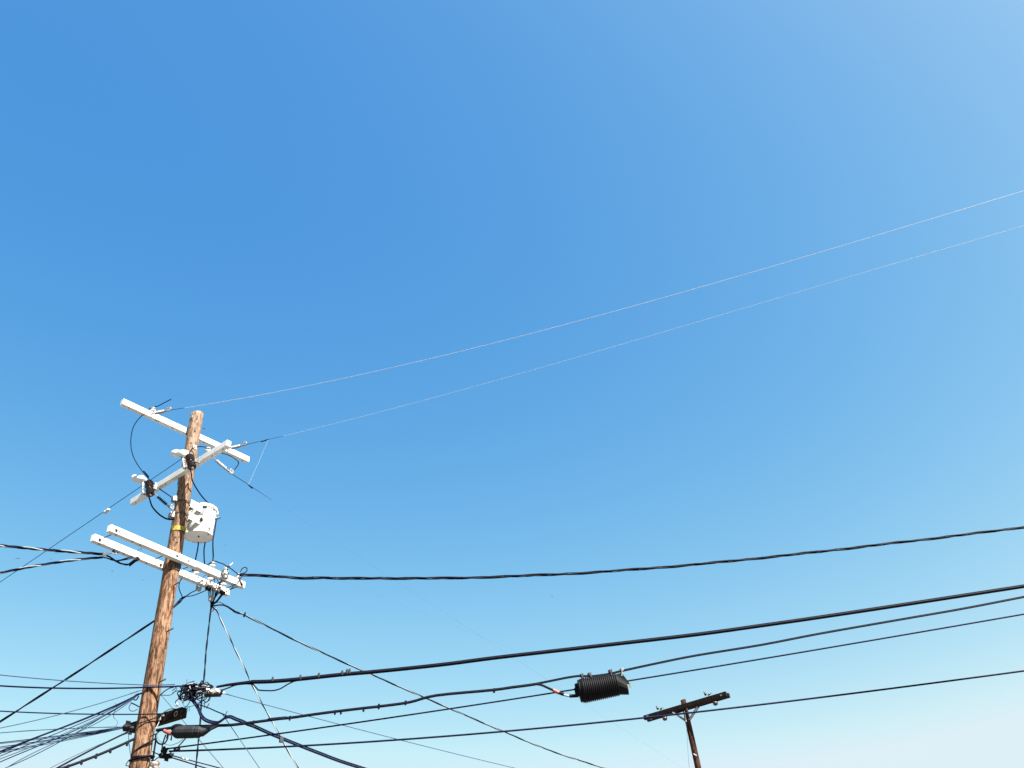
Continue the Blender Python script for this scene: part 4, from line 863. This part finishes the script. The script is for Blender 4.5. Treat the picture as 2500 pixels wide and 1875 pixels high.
for px, r, m, lab in (([(1420, 950), (1395, 1000), (1405, 1035), (1440, 1046), (1490, 1022)], .005, 'navy', 'small wire curl at the pole edge under the left fan'),
                   ([(1415, 955), (1460, 975), (1505, 1000)], .009, 'black', 'short dark strap from the left fan to the pole'),
                   ([(1500, 855), (1460, 875), (1440, 910), (1470, 925), (1500, 880)], .009, 'black', 'dark knot of cable where the left fan meets the pole'),
                   ([(1240, 955), (1265, 990), (1235, 1060), (1228, 1110), (1270, 1160), (1250, 1210), (1215, 1245)], .004, 'thin', 'thin kinked wire hanging from the left fan'),
                   ([(1410, 1285), (1390, 1310), (1395, 1400), (1412, 1530)], .006, 'thin', 'thin wire hanging beside the pole under the timber arm'),
                   ([(1450, 1560), (1400, 1570), (1375, 1600), (1360, 1630), (1400, 1640)], .006, 'black', 'small curl of cable left of the strapped coil')):
    wire(lab, smooth(PL('l', -.02, *px)), r, m, 'loose_wire', 'wire')

# ------------------------------------------------------------------ ribbed closure on the lashed cable
c0, c1 = KP('k', (930, 618), (1440, 532)); ax = c1-c0; L_ = ax.length; a_ = ax.normalized(); R0, R1 = .182, .158
rc = thing('splice_closure', 'big black ribbed splice closure hanging on the lashed cable', 'splice closure', c0)
prof = [(0, R0*.80), (.012, R0*.97)]; k = 18
for i in range(k):
    m0 = .03+(L_-.04)*(i+.5)/k; rr = R0+(R1-R0)*(i+.5)/k; h_ = (L_-.04)/k
    prof += [(m0-h_*.48, rr*.90), (m0-h_*.26, rr), (m0+h_*.16, rr), (m0+h_*.40, rr*.90)]
prof += [(L_, R1*.9)]
MB().lathe(c0, a_, prof, 32).build('ribbed_shell', 'plastic', rc)
sd = a_.cross(Vector((0, 0, 1))).normalized(); upc = sd.cross(a_)
MB().lathe(c0-a_*.035, a_, [(0, R0*.6), (.008, R0*.86), (.03, R0*.9), (.04, R0*.8)], 24).build('end_plate', 'plastic', rc)
for px, r in (((865, 550), .035), ((860, 602), .032), ((870, 655), .045)):
    c = KP('k', px)[0]; MB().lathe(c-a_*.02, a_, [(0, r*.7), (.01, r), (.06, r), (.10, r*.8)], 12).build('port_plug', 'plastic', rc)
# wedge-shaped far end
e0 = [c1+sd*R1*.92*math.cos(t_)+upc*R1*.92*math.sin(t_) for t_ in [2*math.pi*i/16 for i in range(16)]]
tipc = KP('k', (1560, 580))[0]
e1 = [tipc+sd*.09*math.cos(t_)+upc*.095*math.sin(t_) for t_ in [2*math.pi*i/16 for i in range(16)]]
MB().rings([e0, e1], True, False).build('nose', 'plastic', rc)
fl = KP('k', (1430, 425), (1580, 530), (1565, 635), (1500, 655)); fl = [q-VDIR*.10 for q in fl]
MB().box(KP('k', (1545, 570))[0]-VDIR*.112, a_*.010, VDIR*.004, upc*.042).build('yellow_label', 'label', rc)
v = KP('k', (1405, 395), (1475, 375), (1590, 528), (1540, 515)); MB().add([q-VDIR*.012 for q in v]+[q+VDIR*.012 for q in v], [(0, 1, 2, 3), (7, 6, 5, 4), (0, 4, 5, 1), (1, 5, 6, 2), (2, 6, 7, 3), (3, 7, 4, 0)]).build('end_bracket', 'plastic', rc)
for top, bot in (((940, 408), (955, 470)), ((1043, 395), (1075, 450)), ((1325, 352), (1340, 410)), ((1480, 335), (1475, 420))):
    p0, p1 = KP('k', top, bot); d = p1-p0
    b = MB().box((p0+p1)/2, d*.55, VDIR*.022, d.cross(VDIR).normalized()*.008); b.box(p0, a_*.02, VDIR*.026, Vector((0, 0, .022)))
    b.build('hanger_strap', 'steel' if top[0] > 1400 else 'dark_steel', rc, .003)
MB().tube(smooth(KP('k', (1010, 460), (1030, 420), (1043, 400))), .005, 6).build('hanger_tie', 'steel', rc)
feed = smooth(KP('k', (320, 525), (400, 540), (480, 575), (560, 612), (640, 645), (700, 675), (760, 688), (850, 685)))
n0 = len(feed)
wire('short cable dropping from the lashed cable into the ribbed closure', feed, [.017 if i < n0*.45 else .010 for i in range(n0)], 'black', 'feed_cable', 'cable')
wire('salmon marker tape on the short feed cable of the ribbed closure', KP('k', (558, 608), (636, 645)), .027, 'orange', 'marker_tape', 'tape')
wire('dark wrap between the salmon tape and the closure', KP('k', (632, 640), (700, 668)), .024, 'black', 'cable_wrap', 'tape')
wire('pale bare section of the feed cable beside the closure', KP('k', (700, 672), (778, 690)), .014, 'bare', 'cable_wrap', 'tape')
wire('stubby black plug feeding the ribbed closure', KP('k', (776, 688), (900, 682)), .024, 'plastic', 'cable_plug', 'plug')

# ------------------------------------------------------------------ second pole
D2 = 27.0; r2 = ray((1669, 1715)); AZ2 = math.degrees(math.atan2(r2.x, r2.y)); POLE2 = hz(AZ2)*D2; V2 = hz(AZ2)
ZT2 = solve_top((1669, 1709), D2, AZ2)
p2 = thing('utility_pole', 'dark brown creosoted wooden pole with double crossarm at right', 'utility pole', POLE2)
shaft(p2, POLE2, ZT2, .142, .082, 'creosote', 8.7, .01, .006, 28, .12)
P2 = lambda px, off=0.0: on_plane(px, POLE2+V2*off, V2)
B1 = Arm(Z('q', 397, 872), Z('q', 1512, 545), POLE2, -(.084+.10), .135, .10)
B2 = Arm(Z('q', 440, 895), Z('q', 1550, 565), POLE2, .078, .135, .10)
bo = [B1.bar('crossarm', 'timber', p2, .012), B2.bar('crossarm', 'timber', p2, .012)]
bo[0]['label'] = 'front dark timber arm'; bo[1]['label'] = 'rear dark timber arm'
def brace(a_, b_):
    d = b_-a_; MB().box((a_+b_)/2, d*.5, d.cross(V2).normalized()*.018, V2*.004).build('brace', 'steel', p2)
ft = Vector((0, 0, P2(Z('q', 985, 885)).z))
brace(B1.at(Z('q', 785, 768), -.006), POLE2+ft-V2*.10-hz(AZ2+90)*.03); brace(B1.at(Z('q', 1118, 690), -.006), POLE2+ft-V2*.10+hz(AZ2+90)*.03)
brace(B2.at(Z('q', 1170, 652), B2.dep+.006), POLE2+ft+V2*.10+hz(AZ2+90)*.04); brace(B2.at(Z('q', 830, 800), B2.dep+.006), POLE2+ft+V2*.10-hz(AZ2+90)*.04)
for t_ in (.12, B1.len-.12): MB().cyl(B1.w(t_, -.02, .06), B1.w(t_, -.02, .06)+B1.n*.44, .01, n=8).build('arming_rod', 'dark_steel', p2)
for px, A in (((445, 820), B1), ((1440, 538), B1), ((490, 858), B2)):
    c = A.at(Z('q', *px), -.004); MB().box(c, A.u*.03, A.n*.004, Vector((0, 0, .022))).build('bolt_plate', 'steel', p2)
pts = [P2(Z('q', 945, 750), -.105), P2(Z('q', 958, 830), -.11), P2(Z('q', 970, 895), -.115)]
MB().tube(pts, .014, 6).build('wire_moulding', 'guard', p2)
wire('thin ground wire hanging beside the brown pole', smooth([pts[-1], P2(Z('q', 985, 1150), -.13), P2(Z('q', 1000, 1400), -.13), P2(Z('q', 1014, 1560), -.13)]), .004, 'thin', 'ground_wire')
c = P2(Z('q', 1090, 1340), -.13); MB().box(c, (hz(AZ2+90)*.04-Vector((0, 0, .03))), V2*.004, Vector((0, 0, .012))).build('pole_tag', 'guard', p2)
for px, lab in (((680, 850), 'left brown ball insulator under the brown pole crossarm'), ((1362, 645), 'right brown ball insulator under the brown pole crossarm')):
    c = B2.at(Z('q', *px), .05); t = thing('ball_insulator', lab, 'insulator', c, 'ball insulators under the brown crossarm')
    MB().lathe(c-Vector((0, 0, .075)), (0, 0, 1), [(0, .01), (.008, .04), (.03, .068), (.065, .078), (.10, .07), (.125, .045), (.14, .03)], 18).build('glazed_bell', 'brown_ball', t)
    MB().cyl(c+Vector((0, 0, .05)), Vector((c.x, c.y, B2.z+.02)), .014, n=8).build('pin', 'dark_steel', t)
for px, lab in (((620, 735), 'left cluster of dark hardware on top of the brown crossarm'), ((1268, 545), 'right cluster of dark hardware on top of the brown crossarm')):
    q = B1.at(Z('q', *px), .05); c = Vector((q.x, q.y, B1.z+B1.h)); t = thing('line_clamp', lab, 'clamp', c, 'line clamps on the brown crossarm')
    MB().cyl(c, c+Vector((0, 0, .07)), .012, n=8).build('pin', 'dark_steel', t)
    MB().lathe(c+Vector((0, 0, .05))-B1.u*.07, (-.3, 0, 1), [(0, .012), (.01, .035), (.05, .038), (.075, .025), (.10, .028), (.13, .01)], 10).build('insulator_cap', 'brown_glaze', t)
    MB().lathe(c+Vector((0, 0, .03))+B1.u*.04, (.2, .1, 1), [(0, .012), (.01, .028), (.05, .03), (.07, .008)], 10).build('keeper', 'brown_ball', t)
    MB().tube(smooth([c+B1.u*.03+Vector((0, 0, .05)), c+B1.u*.10+Vector((0, 0, .08)), c+B1.u*.13+Vector((0, 0, .03))]), .008, 6).build('jumper', 'dark_steel', t)

# ------------------------------------------------------------------ birds far off
def bird(px, dist, span_, yaw, label):
    c = CP+ray(px)*dist; s_ = span_/2; f_ = hz(yaw); r_ = hz(yaw+90); u_ = Vector((0, 0, 1))
    b = MB().lathe(c-f_*s_*.45, f_, [(0, .02*s_), (s_*.25, .09*s_), (s_*.55, .11*s_), (s_*.8, .07*s_), (s_*.95, .02*s_)], 8)
    for k in (-1, 1):
        w_ = [c+f_*s_*.22, c-f_*s_*.12, c+r_*k*s_*.5-f_*s_*.1+u_*s_*.22, c+r_*k*s_*.5+f_*s_*.24+u_*s_*.22, c+r_*k*s_-f_*s_*.12+u_*s_*.05, c+r_*k*s_*.98+f_*s_*.04+u_*s_*.05]
        th = u_*s_*.03
        b.add([q+th for q in w_]+[q-th for q in w_], [(0, 1, 2, 3), (3, 2, 4, 5), (9, 8, 7, 6), (11, 10, 8, 9), (0, 3, 9, 6), (3, 5, 11, 9), (1, 7, 8, 2), (2, 8, 10, 4), (4, 10, 11, 5), (0, 6, 7, 1)])
    b.add([c-f_*s_*.42+r_*.05*s_, c-f_*s_*.42-r_*.05*s_, c-f_*s_*.75-r_*.13*s_, c-f_*s_*.75+r_*.13*s_, c-f_*s_*.6+u_*.05*s_], [(0, 1, 2, 3), (0, 4, 1), (1, 4, 2), (2, 4, 3), (3, 4, 0)])
    return tag(b.build('bird', 'feather'), label, 'bird', 'distant birds')
for px, sp_, yaw, lab in ((Z('e1', 260, 742), .42, 200, 'tiny distant bird at far left, left of a close pair'), (Z('e1', 300, 740), .46, 190, 'tiny distant bird at far left, right of a close pair'),
                      (Z('e1', 893, 655), .50, 150, 'tiny distant bird just under the upper twisted cable'), (Z('e1', 808, 748), .42, 175, 'tiny distant bird between the two twisted cables'),
                      (Z('e1', 1783, 940), .46, 95, 'tiny distant bird below the left end of the lower arms'), (Z('b', 655, 955), .38, 100, 'faint tiny bird close left of the pole below the lower arms'),
                      (Z('d4', 1560, 1365), .34, 60, 'tiny distant bird right of the transformer'), (Z('p', 1347.8, 1456.8), .44, 130, 'lone tiny bird in open sky above the ribbed closure')):
    bird(px, 150, sp_, yaw, lab)
